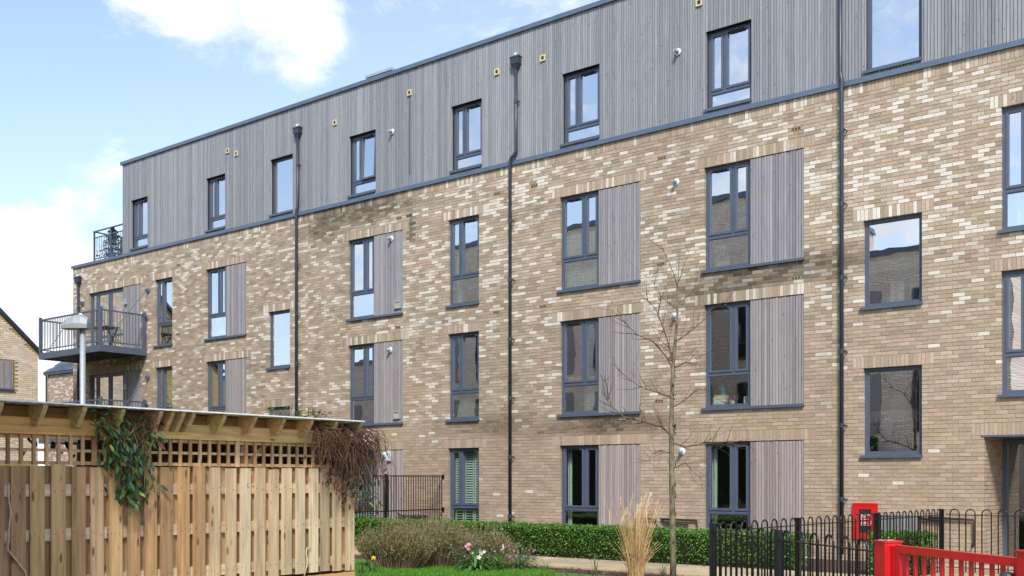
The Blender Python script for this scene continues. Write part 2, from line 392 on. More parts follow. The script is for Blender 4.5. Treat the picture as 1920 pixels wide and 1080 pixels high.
def brick_col(x, z, soldier=False):
    n1 = noise.noise(Vector((x * .55, z * 1.1, 3.7)))
    n2 = noise.noise(Vector((x * .22, z * .35, 9.1)))
    hi = min(1, max(0, (z - 2.75) / .5))
    right = min(1, max(0, (x + 9.5) / 2.5)) * min(1, max(0, (5.6 - z) / 1.2))
    pw = hi * (.22 + .07 * n1 + .08 * n2) * (1 - .8 * right) * (.62 + .38 * min(1, max(0, (z - 4.2) / 2.0)))
    if z < 3.35 and z > 2.75: pw *= .8
    if soldier: pw *= .75
    pw = max(.012, pw)
    if hi < .5: c = random.choice(PALG)
    else: c = random.choice(PAL if random.random() < .8 else PALG)
    w = 0.0
    r = random.random()
    if r < pw: c = WHITE if random.random() < .65 else tuple((a + b) / 2 for a, b in zip(WHITE, c)); w = random.uniform(.2, .7)
    elif r < pw * 2.0: w = random.uniform(.22, .42)
    k = random.uniform(.92, 1.06) * (1 + .10*n2 + .05*n1)
    for cx, cz, qx, qy, a in STAINS:
        bl = blob(x, z, cx, cz, qx, qy)
        if bl > 0:
            f = a * bl * random.uniform(.5, 1.3); k *= 1 - f; w *= 1 - f * .8
    for cx, cz, qx, qy, a in BLOOM:
        bl = blob(x, z, cx, cz, qx, qy)
        if bl > 0: w = max(w, a * bl * random.uniform(.5, 1.5))
    g = .3*c[0] + .6*c[1] + .1*c[2]; c = tuple((v*.88 + g*.12) * t for v, t in zip(c, (1.005, 1.0, .955) if c is not WHITE else (1, 1, 1)))
    return tuple(v * k * .97 for v in c), w
# one shared half-brick grid along the facade, fitted to every jamb
knots = sorted({XL, XR, *[o[1] for o in OPEN], *[o[2] for o in OPEN], *MJ})
kidx = [0]
for a, b_ in zip(knots, knots[1:]): kidx.append(kidx[-1] + max(1, round((b_ - a) / .1125)))
KX = {round(k, 4): i for k, i in zip(knots, kidx)}
def gx(i):
    for j in range(len(kidx)-1):
        if kidx[j] <= i <= kidx[j+1]:
            return knots[j] + (knots[j+1]-knots[j]) * (i - kidx[j]) / (kidx[j+1]-kidx[j])
GX = [gx(i) for i in range(kidx[-1]+1)]
bricks = []      # x0, x1, z0, z1, colour, wash
NI = kidx[-1]
for r in range(0, TOPROW):
    blocked = [0] * NI
    for o in OPEN:
        a, b_ = KX[round(o[1], 4)], KX[round(o[2], 4)]
        if o[4] <= r < o[5]:
            for i in range(a, b_): blocked[i] = 1
        if o[5] <= r < o[5] + 3:
            for i in range(max(0, a-2), min(NI, b_+2)): blocked[i] = 1
    mjs = {KX[round(m, 4)] for m in MJ}
    i = 0
    while i < NI:
        if blocked[i]: i += 1; continue
        j = i + 1
        while j < NI and not blocked[j] and j not in mjs and not (j % 2 == r % 2): j += 1
        z0, z1 = ZR(r) + .005, ZR(r+1) - .005
        x0, x1 = GX[i] + (.005 if i and not blocked[i-1] else .001), GX[j] - (.005 if j < NI and not blocked[j] else .001)
        c, w = brick_col((x0+x1)/2, z0); bricks.append((x0, x1, z0, z1, c, w)); i = j
def soldiers(x0, x1, r):
    n = max(1, round((x1-x0)/.0757)); p = (x1-x0)/n
    for k in range(n):
        c, w = brick_col(x0+(k+.5)*p, ZR(r), True)
        bricks.append((x0+k*p+.005, x0+(k+1)*p-.005, ZR(r)+.005, ZR(r+3)-.004, c, w))
for o in OPEN:
    a, b_ = KX[round(o[1], 4)], KX[round(o[2], 4)]
    soldiers(GX[max(0, a-2)], GX[min(NI, b_+2)], o[5])
soldiers(XL, XR, TOPROW)
def shows(b):
    xm, zm = (b[0]+b[1])/2, (b[2]+b[3])/2
    d = Vector((xm, DIST, zm - EYE)); dp = d.x*VX + d.y*VY
    u = (d.x*RX + d.y*RY)/dp*F_PX + 960; y = HORIZON - d.z/dp*F_PX
    if not (4 < u < 1916 and 4 < y < 940): return -1
    lx = DIST / (d.x*d.x + d.y*d.y) ** .5
    return (b[1]-b[0]) * (b[3]-b[2]) * lx / dp**2
order = sorted(range(len(bricks)), key=lambda i: -shows(bricks[i]))
single = set(order[:300])
bw = MB()
for i, (x0, x1, z0, z1, c, w) in enumerate(bricks):
    t = bw if i not in single else MB()
    y = random.uniform(-.0022, .0022)
    t.box(x0, x1, y, .085, z0, z1, c, w, skip=('+y',), jit=.0016)
    if t is not bw: t.build('brick', M['brick'], wall)
tag(bw.build('brickwork', M['brick'], wall), kind='stuff')

# body of the block: side walls, back, roof, floors and dim rooms behind the glass
bd = MB()
bd.box(XL, XL+.3, .301, 12, -.1, ZB); bd.box(XR-.3, XR, .301, 12, -.1, ZB); bd.box(XL, XR, 12.001, 12.3, -.1, 12.4)
bd.build('end_wall', M['mortar'], bld)
fl = MB()
for z in (0.02, 2.93, 5.88, 8.95): fl.box(XL+.301, XR-.301, .302, 11.99, z-.22, z+.0)
fl.build('floor_slab', M['room'], bld)
rm = MB(); rm.box(XL+.301, XR-.301, 5.0, 5.1, .021, 12.3)
for x in (-33, -29.5, -26, -23.6, -19.3, -15.6, -11.6, -8.0, -5.3, -2):
    for z0, z1 in ((.021, 2.70), (2.931, 5.65), (5.881, 8.72), (8.951, 12.3)): rm.box(x-.05, x+.05, .303, 4.99, z0, z1)
rm.build('partition_wall', M['room'], bld)

# ------------------------------------------------------------------ windows
def wtrans(mb, piv, ang):
    c, s = math.cos(ang), math.sin(ang)
    mb.v = [(x, piv[0] + (y-piv[0])*c - (z-piv[1])*s, piv[1] + (y-piv[0])*s + (z-piv[1])*c) for x, y, z in mb.v]
def ring(b, x0, x1, z0, z1, w, y0, y1):
    b.box(x0, x0+w, y0, y1, z0, z1); b.box(x1-w, x1, y0, y1, z0, z1)
    b.box(x0+w, x1-w, y0, y1, z0, z0+w); b.box(x0+w, x1-w, y0, y1, z1-w, z1)
def window(x0, x1, z0, z1, kind, y=.092, low=.34, vent=True, sill_to=None, part=bld, tilt=0.0, sash_left=False, sill=True, name='window'):
    g = .010; f = MB(); ring(f, x0-g, x1+g, z0-g, z1+g, .058+g, y, y+.07)
    panes = []; sashes = []
    ix0, ix1, iz0, iz1 = x0+.058, x1-.058, z0+.058, z1-.058
    if kind == 'F':
        panes.append((ix0, ix1, iz0, iz1, 0)); s = MB(); ring(s, ix0+.0005, ix1-.0005, iz0+.0005, iz1-.0005, .022, y+.012, y+.06); sashes.append((s, 0))
    elif kind == 'D':
        a = ix0 + (ix1-ix0)*.17; m = ix0 + (ix1-ix0)*.57
        f.box(a-.03, a+.03, y, y+.07, iz0, iz1); f.box(m-.03, m+.03, y, y+.07, iz0, iz1)
        for p, q in ((ix0, a-.03), (a+.03, m-.03), (m+.03, ix1)):
            s = MB(); wd = .055 if p > ix0 else .03
            ring(s, p+.003, q-.003, iz0+.003, iz1-.003, wd, y-.012, y+.05)
            if p > ix0: s.box(p+.003+wd, q-.003-wd, y-.012, y+.05, iz0+.62, iz0+.70)
            sashes.append((s, 0)); panes.append((p+.02, q-.02, iz0+.02, iz1-.02, 0))
    else:
        zt = z0 + (z1-z0)*low
        f.box(ix0, ix1, y, y+.07, zt-.035, zt+.035)
        k = .35 if kind == 'L' else .63
        m = ix0 + (ix1-ix0)*k
        f.box(m-.028, m+.028, y, y+.07, zt+.035, iz1)
        for q, (p, r) in enumerate(((ix0, m-.028), (m+.028, ix1))):
            s = MB(); ring(s, p+.003, r-.003, zt+.038, iz1-.003, .048, y-.016, y+.05)
            tl = tilt if q == 1 else 0
            if tl: wtrans(s, (y, iz1), tl)
            sashes.append((s, 0)); panes.append((p+.04, r-.04, zt+.075, iz1-.04, tl))
        s = MB(); ring(s, ix0+.0005, ix1-.0005, iz0+.0005, zt-.0355, .022, y+.012, y+.06); sashes.append((s, 0))
        panes.append((ix0+.01, ix1-.01, iz0+.01, zt-.045, 0))
    w = f.build(name, M['slate'], part)
    for s, _ in sashes: s.build('casement', M['slate'], w)
    for p0, p1, q0, q1, tl in panes:
        pm = MB().quad((p0, y+.022, q0), (p1, y+.022, q0), (p1, y+.022, q1), (p0, y+.022, q1))
        if tl: wtrans(pm, (y, iz1), tl)
        pm.build('pane', M['glass_clear' if z1 < 3 or (abs(x0+10.67) < .01 and z1 < 6) else 'glass'], w)
    if sill:
        s = MB(); xr = sill_to or x1 + .02
        s.box(x0-.05 if not sill_to else x0-.05, xr, -.055, y-.001, z0-.034, z0+.004); s.box(x0-.05, xr, -.058, -.0551, z0-.052, z0+.0035)
        s.build('sill', M['slate'], w)
    if vent and kind in 'LR':
        k0, k1 = ((m+.09, ix1-.14) if kind == 'L' else (ix0+.12, m-.14))
        v = MB(); v.box(k0, k1, y-.05, y-.0165, iz1-.045, iz1-.012); v.box(k0+.01, k1-.01, y-.062, y-.0501, iz1-.05, iz1-.03)
        v.build('trickle_vent', M['dark'], w)
    return w
def curtain(w, x0, x1, z0, z1, y=.26, mat='curtain', amp=.025, n=9):
    b = MB(); k = max(8, int((x1-x0)*40)); prev = None
    for i in range(k+1):
        x = x0 + (x1-x0)*i/k; yy = y + amp*math.sin((x-x0)*2*math.pi*n) + random.uniform(-.005, .005)
        a, c = b.vert((x, yy, z0)), b.vert((x, yy, z1))
        if prev: b.f.append((prev[0], a, c, prev[1]))
        prev = (a, c)
    b.build('curtain', M[mat], w, smooth=True)
def blind(w, x0, x1, z0, z1, y=.24):
    b = MB(); z = z0
    while z < z1: b.obox(((x0+x1)/2, y, z), Vector((1, 0, 0)), Vector((0, .8, .6)), Vector((0, -.6, .8)), (x1-x0)/2, .024, .0015); z += .05
    b.build('blind', M['shutter'], w)

# slatted timber infill beside the windows
SL = .0625
def slat_cols(pink, flr=None):
    if flr == 'A': return [lin(c) for c in ((160, 146, 140), (152, 138, 134), (166, 152, 146), (144, 130, 126), (156, 146, 142))]
    if flr == 'C': return [lin(c) for c in ((150, 146, 147), (143, 140, 142), (156, 151, 151), (136, 133, 136), (147, 144, 147))]
    base = [(154, 146, 144), (146, 140, 140), (160, 151, 148), (138, 132, 132), (150, 144, 144)] if pink else [(138, 140, 143), (133, 136, 139), (143, 144, 146), (129, 132, 135), (147, 148, 149)]
    return [lin(c) for c in base]
def panel(x0, x1, z0, z1, sill_z=True, flr=None):
    p = MB().box(x0+.003, x1+.006, .055, .20, z0-.004, z1+.006).build('timber_panel', M['hole'], bld)
    n = round((x1-x0)/SL); pt = (x1-x0)/n; cols = slat_cols(True, flr)
    for k in range(n):
        c = random.choice(cols); q = random.uniform(.88, 1.08); c = tuple(v*q for v in c)
        b = MB(); w = .007 if k % 2 else .0095; y = .012 + random.uniform(0, .006) + (.006 if k % 3 == 1 else 0)
        b.box(x0+k*pt+w, x0+(k+1)*pt-.003, y, .0545, z0+.012, z1-.012, c)
        b.build('slat', M['clad'], p)
    if sill_z:
        s = MB(); s.box(x0-.012, x1+.012, -.055, .0545, z0-.034, z0+.004); s.box(x0-.012, x1+.012, -.058, -.0551, z0-.052, z0+.0035); s.build('sill', M['slate'], p)
    return p
for (c, a, b_, sp, r0, r1, flr) in OPEN:
    if c == 'E': continue
    z0, z1 = ZR(r0) + .045, ZR(r1)
    if c in (3, 8):
        w = window(a, b_, z0, z1, 'F')
        if c == 8 and flr == 'C':
            curtain(w, a+.36, a+.62, z0+.05, z0+.55, .5, n=5); curtain(w, a+.72, a+1.0, z0+.05, z0+.62, .5, n=5)
        if c == 8 and flr == 'B': MB().box(a-.1, b_+.1, .6, .64, z0+.55, z0+.60).build('handrail', M['shutter'], w)
    elif c == 0:
        w = window(a, sp, z0-.03, z1, 'D', sill=False); panel(sp, b_, z0-.03, z1, False, flr)
        curtain(w, a+.5, a+1.1, z0, z1, .3, n=6); curtain(w, a+1.3, a+2.1, z0, z1, .3, n=6)
    elif sp:
        w = window(a, sp - .012, z0, z1, 'R', low=.325, sill_to=sp - .013)
        panel(sp, b_, z0, z1, True, flr)
        if (c, flr) == (6, 'C'): curtain(w, a+.05, sp, z0+.02, z0+1.35, .24)
        if (c, flr) == (6, 'B'): curtain(w, a+.55, sp, z0+.02, z0+.7, .24); curtain(w, a+.05, sp, z0+.74, z0+.92, .3)
        if (c, flr) == (7, 'C'): curtain(w, a+.05, a+.4, z0+.02, z0+.6, .4)
        if (c, flr) == (2, 'B'): blind(w, a+.05, sp, z0+.75, z1); curtain(w, a+.05, sp, z0, z0+1.6, .3)
        if (c, flr) == (2, 'C'): curtain(w, a+.05, sp, z0, z0+.9, .35)
        if flr == 'A': curtain(w, a+.06, a+.20, z0+.02, z1-.05, .26, n=12)
        if (c, flr) == (4, 'A'): blind(w, a+.05, sp, z0, z1)
    else:
        w = window(a, b_, z0, z1, 'L', low=.325)
        if (c, flr) == (5, 'C'): curtain(w, a+.05, a+.25, z0, z1-.8, .3)
        if (c, flr) == (5, 'B'): curtain(w, a+.05, b_, z0, z0+.55, .28)
        if (c, flr) == (1, 'B'): curtain(w, a+.05, b_, z0, z1-.45, .3); blind(w, a+.05, b_, z1-.5, z1)
        if (c, flr) == (9, 'B'): blind(w, a+.03, b_-.03, z0+.03, z1-.75)
        if (c, flr) == (9, 'C'): curtain(w, a+.2, a+.34, z0, z0+1.3, .3, n=5)
        if (c, flr) == (5, 'A'):      # plantation shutters
            for p, q in ((a+.08, a+.36), (a+.40, a+.70), (a+.73, b_-.05)):
                for s0, s1, op in ((z0+.05, z0+.64, .25), (z0+.72, z1-.06, .75)):
                    sh = MB(); ring(sh, p, q, s0, s1, .03, .20, .23)
                    zz = s0 + .06
                    ax = Vector((0, math.cos(op), math.sin(op))); az = Vector((0, -math.sin(op), math.cos(op)))
                    while zz < s1-.04:
                        sh.obox(((p+q)/2, .215, zz), Vector((1, 0, 0)), az, ax, (q-p)/2-.031, .004, .03); zz += .062
                    sh.build('shutter', M['shutter'], w)

# ------------------------------------------------------------------ timber clad top floor
CX0, CX1 = -33.20, XR
ZC0, ZC1 = 9.42, 12.53
TW = [(-32.65, -31.68, 'L'), (-28.36, -27.41, 'L'), (-25.17, -24.17, 'F'), (-21.73, -20.71, 'L'), (-17.91, -16.91, 'L'), (-14.40, -13.36, 'L'), (-10.61, -9.58, 'L'), (-7.17, -6.12, 'F'), (-3.6, -2.6, 'L')]
TZ0, TZ1 = 9.53, 11.20
bk = MB(); xs = [CX0]
prev = CX0
for a, b_, k in TW:
    bk.box(prev, a-.006, .045, .30, ZC0, ZC1); bk.box(a-.006, b_+.006, .045, .30, ZC0, TZ0-.02); bk.box(a-.006, b_+.006, .045, .30, TZ1+.006, ZC1); prev = b_ + .006
bk.box(prev, CX1, .045, .30, ZC0, ZC1); bk.box(CX0, CX0+.25, .301, 9, ZC0, ZC1)
clad = bk.build('cladding', M['hole'], bld)
boards = []
nb = int((CX1-CX0)/SL)
for k in range(nb):
    x0, x1 = CX0 + k*SL, CX0 + (k+1)*SL
    hit = None
    for a, b_, kk in TW:
        if x1 > a+.004 and x0 < b_-.004: hit = (a, b_)
    if hit is None: boards.append((x0, x1, ZC0+.01, ZC1))
    else:
        a, b_ = hit
        boards.append((x0, x1, ZC0+.01, TZ0-.02)); boards.append((x0, x1, TZ1+.004, ZC1))
        if x0 < a-.012: boards.append((x0, a-.004, TZ0-.0195, TZ1+.0035))
        if x1 > b_+.012: boards.append((b_+.004, x1, TZ0-.0195, TZ1+.0035))
order = sorted(range(len(boards)), key=lambda i: -((boards[i][3]-boards[i][2]) * (1 if -36 < boards[i][0] < -4.2 else 0) / (DIST**2 + boards[i][0]**2)))
single = set(order[:300]); cols = slat_cols(False); rest = MB()
for i, (x0, x1, z0, z1) in enumerate(boards):
    c = random.choice(cols); q = random.uniform(.93, 1.06) * (1 + .10 * noise.noise(Vector((x0*.35, 2.2, z0*.1)))); c = tuple(v*q for v in c)
    g = random.choice((.007, .0085, .010)); y = -.012 + random.choice((0, 0, .004)) + random.uniform(-.002, .002)
    t = rest if i not in single else MB()
    t.box(x0+g, x1-.0022, y, .044, z0, z1, c)
    if t is not rest: t.build('board', M['clad'], clad)
tag(rest.build('boarding', M['clad'], clad), kind='stuff')
for i, (a, b_, k) in enumerate(TW):
    w = window(a, b_, TZ0, TZ1, k, y=.10, low=.215, tilt=(-.045 if i == 3 else 0))
    MB().box(a-.004, b_+.004, -.02, .045, TZ1-.008, TZ1+.003).build('head_trim', M['dark'], w)
# flashings, coping, roof
fs = MB(); fs.box(XL-.05, XR, -.045, .05, ZB-.02, ZC0+.006); fs.box(XL-.05, XR, -.05, -.0451, ZB-.035, ZC0-.0); fs.build('flashing', M['roofmetal'], bld)
cp = MB()
x = CX0 - .04
while x < XR:
    x2 = min(x+3.0, XR); cp.box(x+.002, x2-.002, -.065, .4, ZC1-.002, 12.635); cp.box(x-.03, x+.03, -.068, .41, ZC1+.004, 12.638); x = x2
cp.build('coping', M['roofmetal'], bld)
MB().box(CX0+.1, XR, .401, 12.29, 12.2, 12.42).build('roof', M['asphalt'], bld)
hx, hz = fac(664, 158)
ht = MB(); ht.box(hx-.35, hx+.55, .9, 1.8, 12.42, 13.16); ht.box(hx-.42, hx+.62, .83, 1.87, 13.1601, 13.23); ht.build('roof_hatch', M['galv'], bld)
MB().box(XL+.02, CX0, .31, 9, 9.20, 9.30).build('terrace_floor', M['asphalt'], bld)
mjx = fac(769, 300)[0]
MB().box(mjx-.008, mjx+.008, -.02, .0, ZC0+.3, 11.9).build('joint_trim', M['pipe'], clad)

# ------------------------------------------------------------------ downpipes, vents, flues, air bricks
def downpipe(xu, xl, ztop, hopper=True, zbend=9.62, zbot=0.12, yb=-.075):
    b = MB(); pts = [(xu, yb, ztop)]
    if xu != xl: pts += [(xu, yb, zbend), (xu+(xl-xu)*.25, yb-.005, zbend-.07), (xl-(xl-xu)*.25, yb-.02, zbend-.13), (xl, yb-.025, zbend-.2)]
    y2 = yb - .025 if xu != xl else yb
    pts += [(xl, y2, zbot)]
    b.tube(pts, .042, 12)
    p = b.build('downpipe', M['pipe'], bld, smooth=True)
    z = ztop - .9
    while z > .4:
        xx, yy = (xu, yb) if z > zbend else (xl, y2)
        if abs(z - zbend) > .3:
            k = MB(); k.lathe((xx, yy, z-.045), (0, 0, 1), [(0, .046), (.002, .051), (.088, .051), (.09, .046)], 12)
            k.box(xx+.03, xx+.085, yy-.012, yy+.012, z-.02, z+.02); k.tube([(xx+.075, yy, z), (xx+.075, -.001, z)], .012, 6)
            k.build('bracket', M['pipe'], p)
        z -= 1.45
    if hopper:
        h = MB(); zt = ztop
        prof = [(.10, .12, 0), (.12, .14, .015), (.125, .145, .16), (.14, .16, .17), (.14, .16, .20)]
        rg = []
        for hx_, hy_, dz in [(.045, .05, -.12)] + prof:
            rg.append([h.vert((xu+sx*hx_, yb-.0+sy*hy_*.55, zt+dz)) for sx, sy in ((-1,-1),(1,-1),(1,1),(-1,1))])
        for i in range(len(rg)-1):
            for j in range(4): h.f.append((rg[i][j], rg[i][(j+1)%4], rg[i+1][(j+1)%4], rg[i+1][j]))
        h.f.append(tuple(reversed(rg[0]))); h.f.append(tuple(rg[-1])); h.build('hopper', M['pipe'], p)
        s = MB(); s.tube([(xu, .0, zt+.25), (xu, yb-.01, zt+.26), (xu, yb-.035, zt+.23), (xu, yb-.035, zt+.19)], [.06, .06, .058, .055], 12)
        s.build('spout', M['galv'], p, smooth=True)
    return p
downpipe(fac(562, 240)[0], fac(560.5, 600)[0], fac(562, 246, .07)[1] - .08)
downpipe(fac(971, 110)[0], fac(961, 600)[0], fac(971, 115, .07)[1] - .08)
downpipe(fac(1578, 60)[0], fac(1581.5, 300)[0], 12.25)
dp = downpipe(fac(150, 520)[0], fac(150, 520)[0], fac(150, 524, .07)[1] - .1, zbend=30)
def sqvent(px, py):
    x, z = fac(px, py, .02); f = MB(); ring(f, x-.075, x+.075, z-.075, z+.075, .03, -.045, -.013)
    f.box(x-.044, x+.044, -.03, -.0131, z-.044, z+.044)
    v = f.build('square_vent', M['ventcream'], bld)
    h = MB(); h.lathe((x, -.0305, z), (0, -1, 0), [(0, .042), (.004, .042)], 14); h.box(x-.006, x+.006, -.039, -.0346, z-.04, z+.04); h.build('vent_flap', M['hole'], v)
for p in ((427, 283), (443, 288), (628, 230), (768, 174), (932, 135), (1018, 109), (1311, 5)): sqvent(*p)
def flue(px, py, y=0.0):
    x, z = fac(px, py, .05); f = MB()
    f.lathe((x, y-.001, z), (0, -1, 0), [(0, .082), (.012, .082), (.03, .062), (.034, .05)], 18)
    o = f.build('boiler_flue', M['white'], bld, smooth=True)
    t = MB(); t.lathe((x, y-.02, z), (0, -1, 0), [(0, .042), (.12, .042), (.121, .034), (.10, .033)], 14); t.lathe((x, y-.10, z), (0, -1, 0), [(0, .018), (.06, .018)], 8)
    t.build('flue_terminal', M['galv'], o, smooth=True)
for p in ((734, 247), (1270, 97)): flue(*p, y=-.02)
for p in ((1266, 341), (1264, 594), (1277, 847)): flue(*p)
for p in ((731, 447), (729, 656), (718, 853)): flue(*p, y=.012)
def airbrick(px, py):
    x, z = fac(px, py); r = round((z - Z0) / CH - .5); z = ZR(r)
    b = MB(); b.box(x-.107, x+.107, -.006, .05, z+.006, z+CH-.006)
    o = b.build('air_brick', M['airbrick'], bld); h = MB()
    for k in range(3): h.box(x-.085+k*.065, x-.085+k*.065+.04, -.008, -.0062, z+.02, z+CH-.02)
    h.build('vent_slot', M['hole'], o)
for p in ((1493, 244), (1241, 298), (1002, 350), (932, 365), (748, 407), (1239, 498), (931, 588), (1018, 577), (746, 612), (1493, 519), (1236, 749), (1014, 808), (930, 810), (335, 495), (334, 628)): airbrick(*p)
for (px, py) in ((746, 571), (744, 778)):
    x, z = fac(px, py); b = MB(); ring(b, x-.13, x+.13, z-.11, z+.11, .04, -.03, .0115); b.box(x-.089, x+.089, -.005, .0114, z-.069, z+.069)
    o = b.build('louvre_vent', M['galv'], bld); h = MB()
    for k in range(4): h.box(x-.085, x+.085, -.012, -.0051, z-.06+k*.033, z-.04+k*.033)
    h.build('louvre', M['ventcream'], o)
# alarm box on the ground floor panel
x, z = fac(727, 853, .05)
b = MB(); b.box(x-.065, x+.065, -.06, .011, z-.16, z+.12); b.box(x-.05, x+.05, -.068, -.0601, z-.145, z+.105)
o = b.build('alarm_box', M['white'], bld); MB().box(x-.02, x+.025, -.074, -.0681, z+.0, z+.04).build('lens', M['hole'], o)
# service pipes low on the wall
def wpipe(pts, r=.022):
    q = [Vector((fac(px, py, .06)[0], -.05, fac(px, py, .06)[1])) for px, py in pts]
    MB().tube(q, r, 8).build('service_pipe', M['hole'], bld, smooth=True)
wpipe([(1191, 1008), (1191, 973), (1229, 973), (1232, 1000)]); wpipe([(1238, 972), (1247, 980), (1262, 981), (1290, 983)]); wpipe([(1242, 973), (1306, 976), (1307, 1000)])
wpipe([(745, 962), (751, 967), (800, 968), (801, 985)]); wpipe([(748, 972), (775, 974), (775, 990)])
wpipe([(1724, 972), (1768, 977), (1768, 1000)]); wpipe([(1740, 970), (1825, 975), (1826, 1020), (1822, 1026)])

# ------------------------------------------------------------------ entrance recess
RD = 1.32
e = MB(); x0, x1 = ENT
e.box(x0-.12, x0-.006, .086, RD+.2, -.05, ZR(32)+.02); e.build('recess_wall', M['mortar'], bld)
rb = MB()
for r in range(0, 32):
    y = .09; k = r % 2
    while y < RD:
        ln = .215 if (k or y > .1) else .1025
        ye = min(y+ln, RD); c, w = brick_col(-6, 1.0)
        rb.box(x0-.005, x0+.004+random.uniform(-.002, .002), y, ye, ZR(r)+.005, ZR(r+1)-.005, c, w); y = ye + .01
tag(rb.build('recess_brickwork', M['brick'], bld), kind='stuff')
MB().box(x0-.05, x1+.05, -.012, RD+.2, ZR(32)-.03, ZR(32)+.004).build('recess_soffit', M['slate'], bld)
MB().box(x1, x1+.1, .02, RD+.2, -.05, ZR(32)-.031).build('recess_cheek', M['mortar'], bld)
window(x0+.01, x1-.01, .02, ZR(32)-.05, 'D', y=RD, sill=False, name='entrance_door')

# ------------------------------------------------------------------ balconies and terrace rail
def balcony(zf):
    xr = -31.72; off = 1.72; xl = fac(72, 657, off)[0]
    bal = MB(); 
    bal.box(xl+.03, xr-.03, -off+.03, -.001, zf-.10, zf-.03)                      # deck
    o = bal.build('balcony', M['pipe'], bld)
    f = MB(); f.box(xl, xr, -off, -off+.029, zf-.215, zf+.0); f.build('front_fascia', M['slate'], o)
    for xa in (xr-.029, xl): MB().box(xa, xa+.029, -off+.03, -.002, zf-.215, zf).build('side_fascia', M['slate'], o)
    for k in range(7):
        y = -off + .2 + k*.22; MB().box(xl+.03, xr-.03, y, y+.05, zf-.19, zf-.101).build('joist', M['pipe'], o)
    def post(x, y): MB().box(x-.045, x+.045, y-.045, y+.045, zf+.001, zf+1.25).build('post', M['slate'], o)
    for x, y in ((xl+.05, -off+.05), (xr-.05, -off+.05), (xr-.05, -.08), (xl+.05, -.08)): post(x, y)
    MB().box(xr-.02, xr+.1, -.10, -.06, zf+1.08, zf+1.16).build('wall_fixing', M['slate'], o)
    for z, h in ((zf+1.13, .05), (zf+.10, .035)):
        MB().box(xl+.096, xr-.096, -off+.03, -off+.07, z, z+h).build('rail', M['slate'], o)
        for x in (xl+.05, xr-.05): MB().box(x-.02, x+.02, -off+.096, -.126, z, z+h).build('rail', M['slate'], o)
    bar = MB().box(-.008, .008, -.008, .008, 0, .99).mesh('baluster', M['slate'])
    x = xl + .19
    while x < xr - .12: link('baluster', bar, o, (x, -off+.05, zf+.137)); x += .112
    for xx in (xl+.05, xr-.05):
        y = -off + .19
        while y < -.15: link('baluster', bar, o, (xx, y, zf+.137)); y += .112
    for ax, az, bx in ((fac(278, 538)[0], zf+1.98, xr-.06), (fac(155.5, 560)[0], zf+1.98, xl+.35)):
        b = MB(); b.lathe((ax, -.0, az), (0, -1, 0), [(0, .10), (.02, .10), (.03, .085)], 14); b.box(ax-.02, ax+.02, -.12, -.0301, az-.05, az+.05)
        b.build('cable_anchor', M['slate'], o)
        MB().tube([(ax, -.10, az-.02), (bx, -off+.12, zf+.02)], .011, 7).build('cable', M['slate'], o)
    return xl, xr
ZF = 6.0
bx0, bx1 = balcony(ZF); balcony(ZF - 2.952)
for zz in (7.75, 7.75-2.952):
    x = fac(236, 546)[0]; MB().box(x-.06, x+.06, -.05, .011, zz-.09, zz+.09).build('balcony_light', M['galv'], bld)
# moss along the deck edge
tb = MB().box(bx1-1.5, bx1-.14, -1.66, -1.52, ZF+.004, ZF+.02)
# terrace rail above
tr = MB().box(-35.32, -35.27, .12, .17, 9.43, 10.52).build('terrace_railing', M['slate'], bld)
MB().box(-35.34, CX0-.002, .115, .165, 10.521, 10.565).build('rail', M['slate'], tr)
MB().box(-35.266, CX0-.002, .125, .155, 10.30, 10.335).build('rail', M['slate'], tr)
MB().box(-35.266, CX0-.002, .125, .155, 9.53, 9.565).build('rail', M['slate'], tr)
for x in (-34.2,): MB().box(x-.025, x+.025, .12, .17, 9.43, 10.52).build('post', M['slate'], tr)
bar = MB().box(-.007, .007, -.007, .007, 0, .733).mesh('baluster', M['slate']); x = -35.16
while x < CX0 - .05:
    if abs(x+34.2) > .05: link('baluster', bar, tr, (x, .14, 9.566))
    x += .112
for y in (1.2, 2.4): MB().box(-35.32, -35.27, y, y+.05, 9.31, 10.52).build('post', M['slate'], tr)
MB().box(-35.32, -35.27, .171, 6, 10.521, 10.565).build('rail', M['slate'], tr)

# ------------------------------------------------------------------ neighbouring houses
def brickplane(mb, org, ax, nrm, L, H, inside, pal, seed=0, pw=.16):
    """courses of real bricks on a wall: org corner, ax along, nrm outwards; inside(s, z) tells where the wall is"""
    rnd = random.Random(seed); org = Vector(org); up = Vector((0, 0, 1)); r = 0
    while r * .075 < H:
        s = -.1125 * (r % 2); z = r * .075
        while s < L:
            a, b_ = max(0, s), min(L, s + .225); m = (a+b_)/2
            if b_-a > .05 and inside(m, z + .037) and inside(a, z+.07) and inside(b_, z+.07):
                c = WHITE if rnd.random() < pw else rnd.choice(pal); k = rnd.uniform(.88, 1.1)
                mb.obox(org + ax*m + up*(z+.037) + nrm*.0, ax, nrm, up, (b_-a)/2-.005, .012, .0325, tuple(v*k for v in c))
            s += .225
        r += 1
PALY = [lin(c) for c in ((226, 204, 176), (216, 194, 166), (232, 212, 188), (222, 198, 170), (210, 188, 162))]
gp = dep(71, 662, 41.0); GXp = gp.x; gy1 = gp.y; gez = gp.z
ry0, rz0 = crossp(0, 588, GXp)
slope = (rz0 - gez) / (gy1 - ry0)
half = 4.6; gy0 = gy1 - 2*half; gtop = gez + slope*half
gh = empty('gable_house', (GXp-4, gy1-half, 0), 'yellow brick gable end house cut by the left picture edge', 'house')
gw = MB()
def gable_in(s, z): y = gy1 - s; return z < gez + slope*min(gy1-y, y-gy0) - .02
pts = [(gy1, 0), (gy1, gez), (gy1-half, gtop), (gy0, gez), (gy0, 0)]
